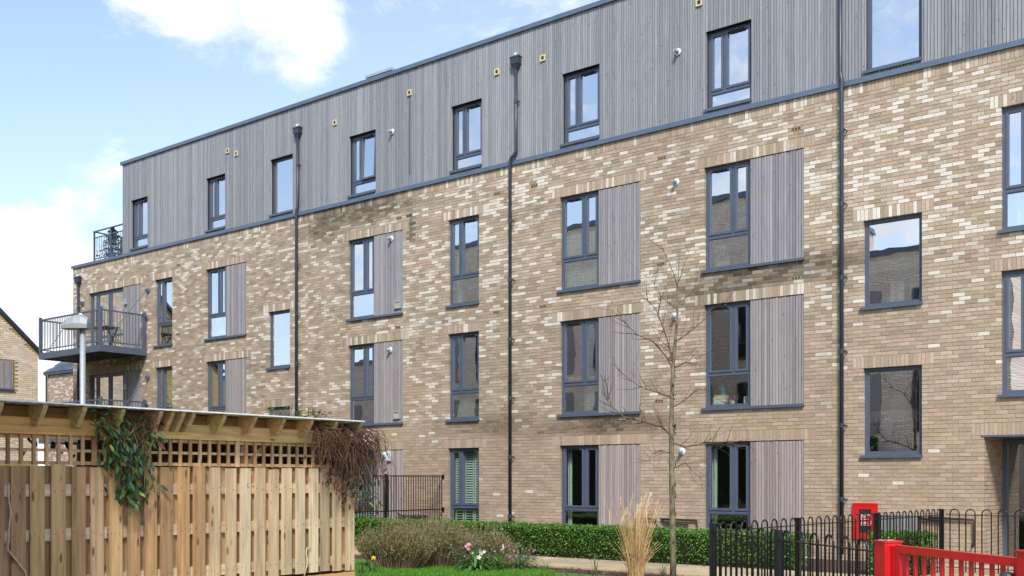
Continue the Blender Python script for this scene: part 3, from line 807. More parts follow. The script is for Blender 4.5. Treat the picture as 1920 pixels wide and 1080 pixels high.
i0 = [gw.vert((GXp, y, z)) for y, z in pts]; i1 = [gw.vert((GXp-7, y, z)) for y, z in pts]
gw.f.append(tuple(reversed(i0))); gw.f.append(tuple(i1))
for k in range(5): gw.f.append((i0[k], i0[(k+1)%5], i1[(k+1)%5], i1[k]))
gwo = gw.build('wall', M['mortar'], gh)
pa, pz0 = crossp(24, 730, GXp); _, pz1 = crossp(24, 678, GXp)
bm_ = MB(); brickplane(bm_, (GXp+.004, gy1, 2.2), Vector((0, -1, 0)), Vector((1, 0, 0)), 4.7, gtop-2.2,
                       lambda s, z: gable_in(s, z+2.2) and not (gy1-s < pa and gy1-s > pa-1.3 and pz0-.05 < z+2.2 < pz1+.05), PALY, 5, .22)
tag(bm_.build('brickwork', M['brick'], gwo), kind='stuff')
pn = MB().box(GXp-.05, GXp+.012, pa-1.25, pa, pz0, pz1).build('timber_panel', M['hole'], gh)
for k in range(19):
    y = pa - 1.25 + k*.0655
    c = random.choice(slat_cols(True)); MB().box(GXp+.013, GXp+.04, y+.006, y+.06, pz0+.01, pz1-.01, c).build('slat', M['clad'], pn)
MB().box(GXp+.005, GXp+.09, pa-1.3, pa+.04, pz0-.06, pz0-.001).build('sill', M['slate'], pn)
for sgn in (1, -1):      # roof slopes with dark verge
    ye = gy1 + .12 if sgn > 0 else gy0 - .12
    a = Vector((0, ye, gez - slope*.12)); bq = Vector((0, gy1-half, gtop))
    rf = MB(); nv = Vector((0, sgn*slope, 1)).normalized()
    p = [Vector((GXp+.10, a.y, a.z)), Vector((GXp+.10, bq.y, bq.z)), Vector((GXp-7.2, bq.y, bq.z)), Vector((GXp-7.2, a.y, a.z))]
    q = [v + nv*.14 for v in p]; ii = [rf.vert(v + nv*.004) for v in p] + [rf.vert(v) for v in q]
    for fc in ((0,1,2,3),(7,6,5,4),(0,4,5,1),(1,5,6,2),(2,6,7,3),(3,7,4,0)): rf.f.append(tuple(ii[t] for t in fc))
    rf.build('roof_slope', M['pipe'], gh)
# the low slate roofed house farther off
sp0 = dep(85, 703, 56.0)
sh = empty('slate_roof_house', (sp0.x+6, sp0.y+3, 0), 'brick house with dark slate pitched roof glimpsed behind the balconies', 'house')
sw = MB().box(sp0.x+.25, sp0.x+12, sp0.y, sp0.y+7, 0, sp0.z).build('wall', M['mortar'], sh)
sb = MB(); brickplane(sb, (sp0.x+.25, sp0.y-.004, 2.0), Vector((1, 0, 0)), Vector((0, -1, 0)), 6, sp0.z-2.0-.1, lambda s, z: True, PALG, 8, .22)
tag(sb.build('brickwork', M['brick'], sw), kind='stuff')
MB().box(sp0.x+.1, sp0.x+12.2, sp0.y-.16, sp0.y-.04, sp0.z-.05, sp0.z+.07).build('gutter', M['pipe'], sh)
MB().tube([(sp0.x+.3, sp0.y-.1, sp0.z-.06), (sp0.x+.3, sp0.y-.1, 0.05)], .05, 8).build('downpipe', M['pipe'], sh)
sr = MB().quad((sp0.x, sp0.y-.1, sp0.z+.06), (sp0.x+12.2, sp0.y-.1, sp0.z+.06), (sp0.x+12.2, sp0.y+3.6, sp0.z+2.5), (sp0.x, sp0.y+3.6, sp0.z+2.5)).build('roof', M['pipe'], sh)
SLC = [lin(c) for c in ((72, 80, 92), (62, 70, 82), (82, 88, 98), (56, 64, 76))]
for k in range(11):
    t0, t1 = k/11, (k+1)/11
    b = MB(); y0, y1 = sp0.y-.1+3.7*t0, sp0.y-.1+3.7*t1; z0, z1 = sp0.z+.06+2.44*t0, sp0.z+.06+2.44*t1
    for j in range(30):
        xa = sp0.x + j*.4 + (.2 if k % 2 else 0); c = random.choice(SLC)
        b.obox((xa+.2, (y0+y1)/2-.02, (z0+z1)/2+.05), Vector((1, 0, 0)), Vector((0, .835, .55)), Vector((0, -.55, .835)), .195, .25, .022, c)
    b.build('tile_course', M['paint'], sr)

# the block across the court (its brick face is what the lower windows mirror)
ob = empty('facing_block', (-26, -21, 0), 'brick apartment block across the court, mirrored in the window panes', 'building')
def brickmat():
    m, nt, b = newmat('far_brick'); L = nt.links
    co = N(nt, 'ShaderNodeTexCoord'); mp = N(nt, 'ShaderNodeMapping'); mp.inputs['Rotation'].default_value = (R(90), 0, 0); L.new(co.outputs['Object'], mp.inputs['Vector'])
    bt = N(nt, 'ShaderNodeTexBrick'); bt.inputs['Scale'].default_value = 1.0; bt.inputs['Brick Width'].default_value = .225; bt.inputs['Row Height'].default_value = .075; bt.inputs['Mortar Size'].default_value = .006
    bt.inputs['Color1'].default_value = (*lin((230, 202, 180)), 1); bt.inputs['Color2'].default_value = (*lin((242, 230, 214)), 1); bt.inputs['Mortar'].default_value = (*lin((170, 146, 110)), 1)
    L.new(mp.outputs[0], bt.inputs['Vector']); L.new(bt.outputs['Color'], b.inputs['Base Color']); b.inputs['Roughness'].default_value = .9; return m
M['farbrick'] = brickmat()
OBY = -16.6
for xa, xb, hh in ((-60, -35.2, 7.4), (-35.2, -16, 12.4), (-16, -8.3, 9.5)):
    MB().box(xa+.002, xb-.002, OBY-9, OBY, 0, hh).build('wall', M['farbrick'], ob)
    MB().box(xa-.08, xb+.08, OBY-9.1, OBY+.1, hh+.001, hh+.2).build('coping', M['roofmetal'], ob)
for k in range(11):
    for z in (.3, 3.2, 6.15)[:(2 if k < 3 else 3)]:
        x = -44.5 + k*3.3
        f = MB(); ring(f, x, x+1.1, z, z+2.1, .07, OBY-.02, OBY+.05); f.box(x+.07, x+1.03, OBY-.02, OBY+.05, z+.65, z+.72); f.box(x+.35, x+.42, OBY-.02, OBY+.05, z+.721, z+2.029)
        w = f.build('window', M['slate'], ob); MB().box(x+.06, x+1.04, OBY+.003, OBY+.02, z+.06, z+2.04).build('pane', M['hole'], w)
        MB().box(x+1.101, x+2.2, OBY+.001, OBY+.04, z, z+2.1, slat_cols(True)[0]).build('timber_panel', M['clad'], ob)

# ------------------------------------------------------------------ timber store with trellis top
SX = -10.4
def sh_(px, py, X=SX): return crossp(px, py, X)
ts = empty('timber_store', (SX-.9, -13.5, 0), 'timber slatted store with trellis top, rafters and clear sheet roof', 'fence')
FY1 = sh_(663, 1000)[0]; FY0 = FY1 - 5.7
TAN = [lin(c) for c in ((208, 166, 116), (192, 148, 102), (214, 176, 130), (174, 136, 96), (202, 164, 122))]
TANG = [lin(c) for c in ((200, 174, 138), (188, 160, 126), (208, 184, 150), (172, 148, 118))]
PIT = .2145; nB = int((FY1-FY0)/PIT)
for k in range(nB):
    y = FY1 - .085 - k*PIT + random.uniform(-.012, .012); w = .15 + random.uniform(-.006, .006)
    c = random.choice(TANG if k < 11 else TAN); q = random.uniform(.86, 1.05)
    b = MB(); b.box(-.011, .011, -w/2, w/2, 0, 1.35+random.uniform(-.008, .008), tuple(v*q for v in c))
    o = b.build('board', M['fence'], ts, loc=(SX+.0115, y, .385+random.uniform(-.012, .012))); o.rotation_euler = (random.uniform(-.004, .004), 0, random.uniform(-.02, .02))
    c = random.choice(TAN); q = random.uniform(.84, 1.04)
    b = MB(); b.box(-.011, .011, -w/2, w/2, 0, 1.35, tuple(v*q for v in c)); b.build('board', M['fence'], ts, loc=(SX-.0525, y-PIT/2, .385))
nl = MB()
for k in range(nB):
    for z in (1.42, .96, .46):
        for dy in (-.045, .045):
            if random.random() < .85:
                yy = FY1 - .085 - k*PIT + dy + random.uniform(-.01, .01); zz = z + .06 + random.uniform(-.025, .025); r_ = .0042
                nl.box(SX+.0226, SX+.0262, yy-r_, yy+r_, zz-r_, zz+r_)
tag(nl.build('nail_heads', M['hole'], ts), kind='stuff')
for z in (1.42, .96, .46):
    y = FY1
    while y > FY0:
        ya = max(y-1.8, FY0); c = random.choice(TANG)
        b = MB(); b.box(SX-.04, SX-.0005, ya+.004, y-.004, z, z+.125, c); b.build('rail', M['beam'], ts); y = ya
y = FY1; k = 0
while y > FY0:
    ya = max(y-2.4, FY0)
    MB().box(SX-.045, SX+.03, ya+.005, y-.002, .02, .35, random.choice(TAN)).build('gravel_board', M['beam'], ts); y = ya
MB().box(SX-.15, SX-.065, FY1-.10, FY1+.0, 0, 2.2, TAN[0]).build('post', M['fence'], ts)
y = FY1 - 1.75
while y > FY0:
    MB().box(SX-.165, SX-.07, y-.05, y+.05, 0, 2.2, random.choice(TAN)).build('post', M['fence'], ts); y -= 1.75
# trellis
TZ = 1.75; TH = .265
for z, t in ((TZ, .035), (TZ+TH*.5, .03), (TZ+TH, .035)):
    MB().box(SX-.03, SX-.006, FY0, FY1-.02, z, z+t, random.choice(TAN)).build('trellis_slat', M['beam'], ts)
y = FY1 - .06; k = 0
while y > FY0:
    w = .018 if k % 14 else .03
    q = random.uniform(.85, 1.05)
    MB().box(SX-.0055, SX+.018, y-w, y+w, TZ-.005, TZ+TH+.04, tuple(v*q for v in random.choice(TAN))).build('trellis_slat', M['fence'], ts); y -= .132; k += 1
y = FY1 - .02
while y > FY1 - 2.7:            # boards added at the far end so the trellis looks shaded, tint lowered
    MB().box(SX-2.09, SX-2.066, y-.15, y, .1, 2.2, tuple(v*random.uniform(.75, .95) for v in random.choice(TAN))).build('shade_board', M['fence'], ts); y -= .153
y = SX - .2
while y > SX - 2.0:
    MB().box(y-.15, y, FY1-.06, FY1-.036, .1, 2.2, tuple(v*random.uniform(.8, 1.0) for v in random.choice(TAN))).build('end_board', M['fence'], ts); y -= .153
# beam, blocking, rafters, roof sheet
ORG = [lin(c) for c in ((230, 180, 116), (222, 170, 106), (236, 190, 130))]
BYe = sh_(600, 820, SX+.04)[0]; y = BYe
for ln in (3.05, 2.55):
    MB().box(SX-.01, SX+.04, y-ln+.003, y, 2.055, 2.225, random.choice(ORG)).build('beam', M['beam'], ts); y -= ln
MB().box(SX-.06, SX-.0105, FY0, FY1+.05, 2.226, 2.335, lin((150, 106, 60))).build('blocking', M['beam'], ts)
MB().box(SX-2.0, SX-1.95, FY0, FY1, 2.10, 2.27, random.choice(ORG)).build('beam', M['beam'], ts)
for yy in (FY1-.15, FY1-2.2, FY1-4.2): MB().box(SX-2.05, SX-1.96, yy-.05, yy+.05, 0, 2.099, random.choice(TAN)).build('post', M['fence'], ts)
def rafter(y):
    b = MB(); xf = SX + .30
    pr = [(xf, 2.345), (xf-.01, 2.305), (xf-.14, 2.135), (SX-2.3, 2.19), (SX-2.3, 2.385)]
    c = tuple(v*random.uniform(.8, 1.0) for v in lin((214, 176, 122)))
    a = [b.vert((x, y-.024, z), c) for x, z in pr]; d = [b.vert((x, y+.024, z), c) for x, z in pr]
    b.f.append(tuple(a)); b.f.append(tuple(reversed(d)))
    for i in range(5): b.f.append((a[i], d[i], d[(i+1)%5], a[(i+1)%5]))
    b.build('rafter', M['beam'], ts)
for px in (678, 632, 586, 534, 480, 422, 364, 345, 325, 303, 232, 160, 86, 3, -85):
    rafter(sh_(px, 800, SX+.30)[0])
rs = MB(); ys = sh_(682, 795, SX+.33)[0]
n = 160; x0_, x1_ = SX-2.4, SX+.34; prev = None
for i in range(n+1):
    y = ys - (ys-FY0)*i/n; dz = .006*math.sin(i*1.9)
    cur = [rs.vert((x1_, y, 2.350+dz)), rs.vert((x0_, y, 2.392+dz)), rs.vert((x0_, y, 2.402+dz)), rs.vert((x1_, y, 2.360+dz))]
    if prev:
        for a, b_ in ((0,1),(1,2),(2,3),(3,0)): rs.f.append((prev[a], cur[a], cur[b_], prev[b_]))
    prev = cur
rs.build('roof_sheet', M['roofsheet'], ts)
MB().box(x1_-.004, x1_+.012, FY0, ys, 2.352, 2.366).build('edge_trim', M['roofsheet'], ts)
br = MB()
for yy in (FY1-1.75, FY1-3.5):
    br.obox((SX-.09, yy+.28, 1.98), Vector((1, 0, 0)), Vector((0, .74, .67)), Vector((0, -.67, .74)), .02, .32, .035, TAN[1])
br.build('brace', M['fence'], ts)

# ------------------------------------------------------------------ climbers on the store
def leafmesh(name, L, W, col, fold=.25, curl=.25):
    b = MB(); n = 4
    rows = []
    for i in range(n+1):
        t = i/n; w = W*.5*math.sin(math.pi*min(1, t*.93+.05))**.8; z = -curl*L*t*t
        rows.append((b.vert((-w, t*L, z+fold*w), col), b.vert((0, t*L, z), col), b.vert((w, t*L, z+fold*w), col)))
    for i in range(n):
        a, c = rows[i], rows[i+1]
        b.f.append((a[0], a[1], c[1], c[0])); b.f.append((a[1], a[2], c[2], c[1]))
    return b.mesh(name, M['leaf'], True)
def rand_rot(down=True):
    e = Vector((random.uniform(.1, .8), random.uniform(-.6, .6), random.uniform(-1.3, -.2) if down else random.uniform(-.6, .8))).normalized()
    side = e.cross(Vector((1, 0, .2)) + Vector((random.uniform(-.4, .4), random.uniform(-.4, .4), 0))).normalized(); up = side.cross(e)
    return Matrix((side, e, up)).transposed().to_euler()
GLEAF = [leafmesh('leaf', .098, .036, lin(c)) for c in ((58, 92, 50), (44, 78, 44), (78, 108, 62), (36, 66, 40), (70, 100, 50))]
YLEAF = [leafmesh('leaf', .10, .04, lin((150, 160, 50))), leafmesh('leaf', .11, .042, lin((128, 66, 48)))]
cl = empty('evergreen_climber', (SX+.15, sh_(240, 850)[0], 1.3), 'glossy green climber spilling over the trellis of the timber store', 'climber')
st = MB()
def sp(px, py, X): y, z = crossp(px, py, X); return Vector((X, y, z))
for k in range(95):
    a = sp(random.uniform(165, 300), random.uniform(768, 800), SX+random.uniform(-.05, .25)); tgt = random.random()
    bq = sp(random.uniform(195, 285), random.uniform(790, 890), SX+random.uniform(.03, .2)); c = bq + Vector((random.uniform(-.05, .08), random.uniform(-.08, .08), -random.uniform(.05, .3)))
    st.tube([a, (a+bq)/2+Vector((.06, random.uniform(-.06, .06), .02)), bq, c], [.004, .004, .003, .002], 4, random.choice([lin((110, 78, 58)), lin((92, 70, 52)), lin((120, 110, 60))]), False)
st.build('stems', M['twig'], cl)
zones = [(225, 800, 38, 22, 62), (238, 835, 42, 28, 84), (240, 870, 38, 30, 84), (248, 905, 26, 26, 56), (240, 935, 18, 18, 14), (285, 815, 14, 26, 14), (262, 925, 14, 14, 8), (212, 855, 14, 30, 16)]
for (cx, cy, rx, ry, n) in zones:
    for k in range(n):
        px, py = random.gauss(cx, rx*.5), random.gauss(cy, ry*.5)
        m = random.choice(GLEAF) if random.random() < (.96 if py < 915 else .75) else random.choice(YLEAF)
        o = link('leaf', m, cl, sp(px, py, SX+random.uniform(.03, .22)), rand_rot()); s = random.uniform(.7, 1.25); o.scale = (s, s, s)
for k in range(45):
    o = link('leaf', random.choice(GLEAF+YLEAF), cl, sp(random.uniform(170, 300), random.uniform(770, 795), SX+random.uniform(-.05, .3)), rand_rot(False)); s = random.uniform(.45, .8); o.scale = (s, s, s)
for (cx, cy, n) in ((150, 830, 16), (70, 835, 8), (480, 845, 26), (560, 845, 22), (300, 850, 14)):      # shoots inside the store, behind the trellis
    for k in range(n):
        o = link('leaf', random.choice(GLEAF), cl, sp(random.gauss(cx, 30), random.gauss(cy, 10), SX-random.uniform(.15, .6)), rand_rot()); s = random.uniform(.7, 1.1); o.scale = (s, s, s)
dv = empty('withered_climber', (SX+.2, sh_(650, 880)[0], 1.3), 'withered brown climber hanging over the store end post', 'climber')
tw = MB(); BR = [lin(c) for c in ((86, 60, 46), (106, 76, 58), (70, 50, 40), (128, 98, 76), (82, 64, 54))]
for k in range(850):
    t = random.random(); cx = 605 + 70*t; top = 800 + 10*t
    a = sp(random.gauss(cx, 18), top+random.uniform(-8, 25), SX+random.uniform(-.3, .32))
    ln = random.uniform(.12, .62) * (.7 + .6*t)
    e = a + Vector((random.uniform(-.1, .2), random.uniform(-.16, .22)+.12*t, -ln))
    m1 = a.lerp(e, .35)+Vector((random.uniform(-.02, .16), random.uniform(-.08, .08), random.uniform(0, .1))); m2 = a.lerp(e, .7)+Vector((random.uniform(-.04, .1), random.uniform(-.08, .08), 0))
    tw.tube([a, m1, m2, e], [.004, .0035, .003, .002], 3, random.choice(BR), False)
tag(tw.build('stems', M['twig'], dv), kind='stuff')
DL = [leafmesh('dry_leaf', .07, .035, lin(c), .5, .6) for c in ((96, 62, 46), (122, 78, 54), (80, 54, 42), (72, 56, 46))]
for k in range(290):
    t = random.random(); px, py = random.gauss(625+55*t, 16), random.uniform(815+15*t, 900+65*t)
    o = link('dry_leaf', random.choice(DL), dv, sp(px, py, SX+random.uniform(0, .34)), rand_rot()); s = random.uniform(.6, 1.2); o.scale = (s, s, s)
for k in range(150):
    t = random.random(); px, py = random.gauss(672+30*t, 9), random.uniform(815, 950)
    o = link('leaf', random.choice(GLEAF+[YLEAF[0]] if t > .6 else GLEAF), dv, sp(px, py, SX+random.uniform(0, .25)), rand_rot()); s = random.uniform(.45, .85); o.scale = (s, s, s)
PK = leafmesh('blossom', .03, .026, lin((226, 196, 196)), .3, .1)
for k in range(46): link('blossom', PK, dv, sp(random.gauss(682, 8), random.gauss(826, 8), SX+random.uniform(.1, .35)), rand_rot(False))
vs = empty('climbing_vine', (SX+.05, sh_(20, 1000)[0], 0), 'pale bare vine stem climbing the leftmost fence boards', 'vine')
MB().tube([sp(50, 1085, SX+.06), sp(47, 1072, SX+.05), sp(14, 1030, SX+.04), sp(17, 990, SX+.045), sp(20, 960, SX+.04), sp(15, 925, SX+.04), sp(16, 905, SX+.035)], [.013, .012, .012, .011, .011, .009, .006], 7, lin((196, 176, 146))).build('stem', M['twig'], vs, True)
v2 = empty('climbing_vine', (SX+.05, sh_(575, 1050)[0], 0), 'short pale vine shoot hooked on the fence near its far end', 'vine')
MB().tube([sp(570, 1082, SX+.04), sp(577, 1055, SX+.05), sp(574, 1035, SX+.04), sp(576, 1027, SX+.05), sp(582, 1026, SX+.04)], [.009, .009, .008, .007, .005], 7, lin((206, 184, 150))).build('stem', M['twig'], v2, True)
gs = empty('green_roof_shoots', (SX-1.2, sh_(560, 790)[0], 2.3), 'thin green leafy shoots sticking up above the store roof', 'climber')
s2 = MB()
for k in range(26):
    px = random.choice((random.gauss(525, 16), random.gauss(590, 14))); a = sp(px, 792, SX-.7); e = a + Vector((random.uniform(-.1, .1), random.uniform(-.25, .25), random.uniform(.05, .26)))
    s2.tube([a, a.lerp(e, .5)+Vector((0, .02, .03)), e], .003, 3, lin((120, 92, 62)), False)
    for j in range(3):
        o = link('leaf', random.choice(GLEAF+[YLEAF[0]]), gs, a.lerp(e, random.uniform(.4, 1)), rand_rot(False)); s = random.uniform(.4, .7); o.scale = (s, s, s)
s2.build('stems', M['twig'], gs)

# ------------------------------------------------------------------ hedge, shrubs, flowers
def leaf_cloud(mb, pts, size, cols, up=.3):
    for p in pts:
        n = Vector((random.gauss(0, 1), random.gauss(0, 1), random.gauss(up, 1))).normalized(); a = n.orthogonal().normalized(); a = (Matrix.Rotation(random.uniform(0, 6.28), 3, n) @ a); b = n.cross(a)
        s = size * random.uniform(.6, 1.3); c = random.choice(cols); k = random.uniform(.5, 1.3); c = tuple(v*k for v in c)
        mb.quad(p - a*s*.5, p + b*s*.28, p + a*s*.5 + n*s*.1, p - b*s*.28, c)
HG = [lin(c) for c in ((86, 132, 42), (104, 152, 50), (68, 110, 36), (122, 168, 64), (56, 92, 34))]
def hedge(x0, x1, y0, y1, h, label, n, cat='hedge', cols=HG):
    o = empty('box_hedge', ((x0+x1)/2, (y0+y1)/2, 0), label, cat)
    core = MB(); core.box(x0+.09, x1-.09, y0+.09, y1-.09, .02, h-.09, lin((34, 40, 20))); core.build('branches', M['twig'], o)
    b = MB(); pts = []
    A = (x1-x0)*h; T = (x1-x0)*(y1-y0); E_ = (y1-y0)*h
    for k in range(n):
        r = random.uniform(0, A*1.25+T+2*E_); d = abs(random.gauss(0, .05))
        if r < A*1.25: p = Vector((random.uniform(x0, x1), y0+d, h*random.random()**.8))
        elif r < A*1.25+T: p = Vector((random.uniform(x0, x1), random.uniform(y0, y1), h-d))
        else: p = Vector((random.choice((x0+d, x1-d)), random.uniform(y0, y1), random.uniform(.02, h)))
        bump = .055*noise.noise(p*2.1) + .03*noise.noise(p*6.0)
        ex = min(1, max(0, (p.z-h+.12)/.12)); p.y -= bump*1.2 - .10*ex*(1 if p.y < (y0+y1)/2 else -1)*ex; p.z += bump*.8 - (.05*random.random() if p.z > h-.06 else 0)
        if p.z < .1 and random.random() < .6: continue
        if noise.noise(p*3.0+Vector((5, 5, 5))) < -.66: continue
        pts.append(p)
    leaf_cloud(b, pts, .042 if h < 1 else .09, cols, .5); tag(b.build('foliage', M['leaf'], o), kind='stuff')
    return o
hedge(-24.5, -7.3, -3.15, -2.35, .68, 'long clipped green box hedge in front of the ground floor windows', 52000)
hedge(-6.1, -5.2, -3.0, -2.2, .74, 'small rounded green hedge bush beside the entrance railings', 5500)
hedge(-34, -12.6, -16.5, -15.5, 3.1, 'tall dark evergreen screen before the facing block, mirrored in ground floor panes', 30000, 'hedge', [tuple(v*.6 for v in c) for c in HG])
def twiggy(name, base, rx, ry, h, label, n, tcols, lcols, nleaf, lsize=.035):
    o = empty(name, base, label, 'shrub'); base = Vector(base); b = MB(); tips = []
    for k in range(n):
        a = random.uniform(0, 6.283); q = random.random()**.5; e = base + Vector((math.cos(a)*rx*q, math.sin(a)*ry*q, h*(1-.45*q*q)*random.uniform(.7, 1.05)))
        s = base + Vector((math.cos(a)*rx*q*.55, math.sin(a)*ry*q*.55, 0)); m = s.lerp(e, .55)+Vector((random.uniform(-.05, .05), random.uniform(-.05, .05), .03)); c = random.choice(tcols)
        b.tube([s, m, e], [.005, .004, .002], 3, c, False)
        for j in range(3):
            p = s.lerp(m, random.uniform(.5, 1)) if j else m; e2 = p + Vector((random.gauss(0, .09), random.gauss(0, .09), random.uniform(.04, .2))); b.tube([p, e2], [.003, .0015], 3, c, False); tips.append((p, e2))
        tips.append((m, e))
    tag(b.build('stems', M['twig'], o), kind='stuff'); l = MB(); pts = []
    for k in range(nleaf): p, e = random.choice(tips); pts.append(p.lerp(e, random.uniform(.1, 1.05)) + Vector((random.gauss(0, .02), random.gauss(0, .02), random.gauss(0, .02))))
    leaf_cloud(l, pts, lsize, lcols); tag(l.build('foliage', M['leaf'], o), kind='stuff'); return o
TB = [lin(c) for c in ((134, 110, 86), (118, 96, 76), (150, 126, 98), (136, 112, 92))]
OL = [lin(c) for c in ((116, 128, 66), (102, 120, 58), (134, 130, 84), (122, 108, 76), (96, 122, 52), (138, 140, 92))]
def gp_(px, py): v = gnd(px, py); v.z = 0; return v
twiggy('twiggy_shrub', gp_(742, 1066), .95, .6, .95, 'brownish twiggy shrub nearest the fence end, before the hedge', 420, TB, OL, 9000, .04)
twiggy('twiggy_shrub', gp_(820, 1062), .95, .6, 1.0, 'olive twiggy shrub in the middle, behind the pink flowers', 420, TB, OL, 9500, .04)
twiggy('twiggy_shrub', gp_(905, 1056), .75, .45, .78, 'sparse brown twiggy shrub farthest along the hedge', 260, TB, OL, 4200, .04)
def flowering(name, base, label, r, h, lcols, fcols, nl, nf, ll, fl, spread=1.0):
    o = empty(name, base, label, 'flowers'); base = Vector(base); b = MB()
    lm = [leafmesh('leaf', ll, ll*.38, lin(c), .3, .5) for c in lcols]; fm = []
    for c in fcols:
        q = MB(); cc = lin(c)
        for k in range(5):
            a = k*1.2566; d = Vector((math.cos(a), math.sin(a), .25)); s = Vector((-math.sin(a), math.cos(a), 0))
            q.quad((0, 0, 0), d*fl*.55 + s*fl*.32, d*fl, d*fl*.55 - s*fl*.32, cc)
        q.lathe((0, 0, 0), (0, 0, 1), [(0, fl*.16), (fl*.2, fl*.1)], 6, lin((214, 190, 90))); fm.append(q.mesh('flower', M['leaf']))
    for k in range(nl):
        a = random.uniform(0, 6.283); q = random.random()**.6; p = base + Vector((math.cos(a)*r*q, math.sin(a)*r*q, h*random.uniform(.12, .85)*(1-.4*q)))
        e = Vector((math.cos(a)*random.uniform(.4, 1), math.sin(a)*random.uniform(.4, 1), random.uniform(-.3, .5))).normalized(); sd_ = e.cross(Vector((0, 0, 1))).normalized(); up = sd_.cross(e)
        ob_ = link('leaf', random.choice(lm), o, p, Matrix((sd_, e, up)).transposed().to_euler()); s = random.uniform(.6, 1.2); ob_.scale = (s, s, s)
        b.tube([base + Vector((math.cos(a)*.04, math.sin(a)*.04, 0)), p], [.004, .002], 3, lin((96, 120, 60)), False)
    toc = (Vector((0, -DIST, 1.6)) - base).normalized()
    for k in range(nf):
        a = random.uniform(0, 6.283); q = random.random()**.5; p = base + Vector((math.cos(a)*r*q*spread, math.sin(a)*r*q*spread, h*random.uniform(.65, 1.1)*(1-.25*q)))
        ax = (toc + Vector((random.gauss(0, .5), random.gauss(0, .5), random.gauss(.2, .4)))).normalized(); ob_ = link('flower', random.choice(fm), o, p, ax.to_track_quat('Z', 'Y').to_euler()); s = random.uniform(.6, 1.15); ob_.scale = (s, s, s)
        b.tube([base, p], [.004, .002], 3, lin((110, 120, 70)), False)
    b.build('stems', M['twig'], o); return o
flowering('hellebore', gp_(897, 1070), 'pink flowered hellebore with broad green leaves beside the lawn', .42, .50, [(64, 104, 44), (52, 88, 40), (86, 124, 58)], [(222, 150, 168), (232, 190, 194), (206, 118, 148), (236, 226, 206)], 190, 13, .15, .045)
flowering('purple_perennial', gp_(972, 1068), 'purple flowered leafy clump with dark stems right of the hellebore', .38, .46, [(58, 78, 46), (78, 62, 66), (92, 70, 80), (66, 88, 50)], [(178, 86, 142), (196, 120, 164), (150, 70, 124)], 210, 24, .09, .026)
flowering('white_flower_clump', gp_(940, 1063), 'small white flowers between the pink hellebore and purple clump', .12, .46, [(58, 92, 42), (70, 104, 50)], [(240, 240, 230)], 26, 6, .1, .026)
flowering('low_green_weed', gp_(1024, 1066), 'tiny green weed seedling on the bare soil by the path', .10, .16, [(98, 128, 64), (84, 112, 56)], [(120, 96, 70)], 16, 1, .07, .01)
def blades(name, base, label, n, h, w, cols, lean=.35, cat='plant', flower=None):
    o = empty(name, base, label, cat); base = Vector(base); b = MB()
    for k in range(n):
        a = random.uniform(0, 6.283); d = Vector((math.cos(a), math.sin(a), 0)); s = Vector((-d.y, d.x, 0)); p = base + d*random.uniform(0, .05); hh = h*random.uniform(.6, 1.1); ln = lean*random.uniform(.2, 1.2); c = random.choice(cols); pr = None
        for i in range(5):
            t = i/4; q = p + d*(ln*hh*t*t) + Vector((0, 0, hh*(t-.25*ln*t*t))); ww = w*(1-t*.85)
            cur = (b.vert(q-s*ww, c), b.vert(q+s*ww, c))
            if pr: b.f.append((pr[0], pr[1], cur[1], cur[0]))
            pr = cur
    b.build('leaves', M['leaf'], o)
    if flower:
        for dx, dy, dz in flower:
            t = base + Vector((dx, dy, dz)); MB().tube([base, t], .004, 4, lin((100, 140, 60))).build('stalk', M['leaf'], o)
            q = MB(); ax = Vector((.5, -.8, .1)).normalized(); u = ax.orthogonal().normalized(); v = ax.cross(u)
            for k in range(6):
                a = k*1.047; e = u*math.cos(a)+v*math.sin(a); f2 = -u*math.sin(a)+v*math.cos(a); q.quad(t, t+e*.025+f2*.014, t+e*.045, t+e*.025-f2*.014, lin((246, 216, 60)))
            q.lathe(t, ax, [(0, .012), (.03, .016), (.032, .01)], 8, lin((240, 160, 30))); q.build('bloom', M['leaf'], o)
    return o
GB = [lin(c) for c in ((88, 128, 60), (70, 108, 50), (110, 148, 78))]
blades('daffodil', gp_(698, 1076), 'yellow daffodil with strap leaves at the fence end', 34, .26, .011, GB, .7, 'flowers', [(.05, -.02, .27)])
blades('daffodil_leaves', gp_(678, 1079), 'flowerless clump of strap leaves against the fence end', 30, .24, .012, GB, .8, 'plant')
blades('iris_shoots', gp_(1116, 1074), 'upright blue green leaf shoots on the path edge soil', 9, .34, .011, [lin((104, 136, 92)), lin((90, 122, 84))], .25)
blades('green_blade_tuft', gp_(1243, 1079), 'thin green blades at the foot of the bare tree', 12, .30, .007, GB, .8)
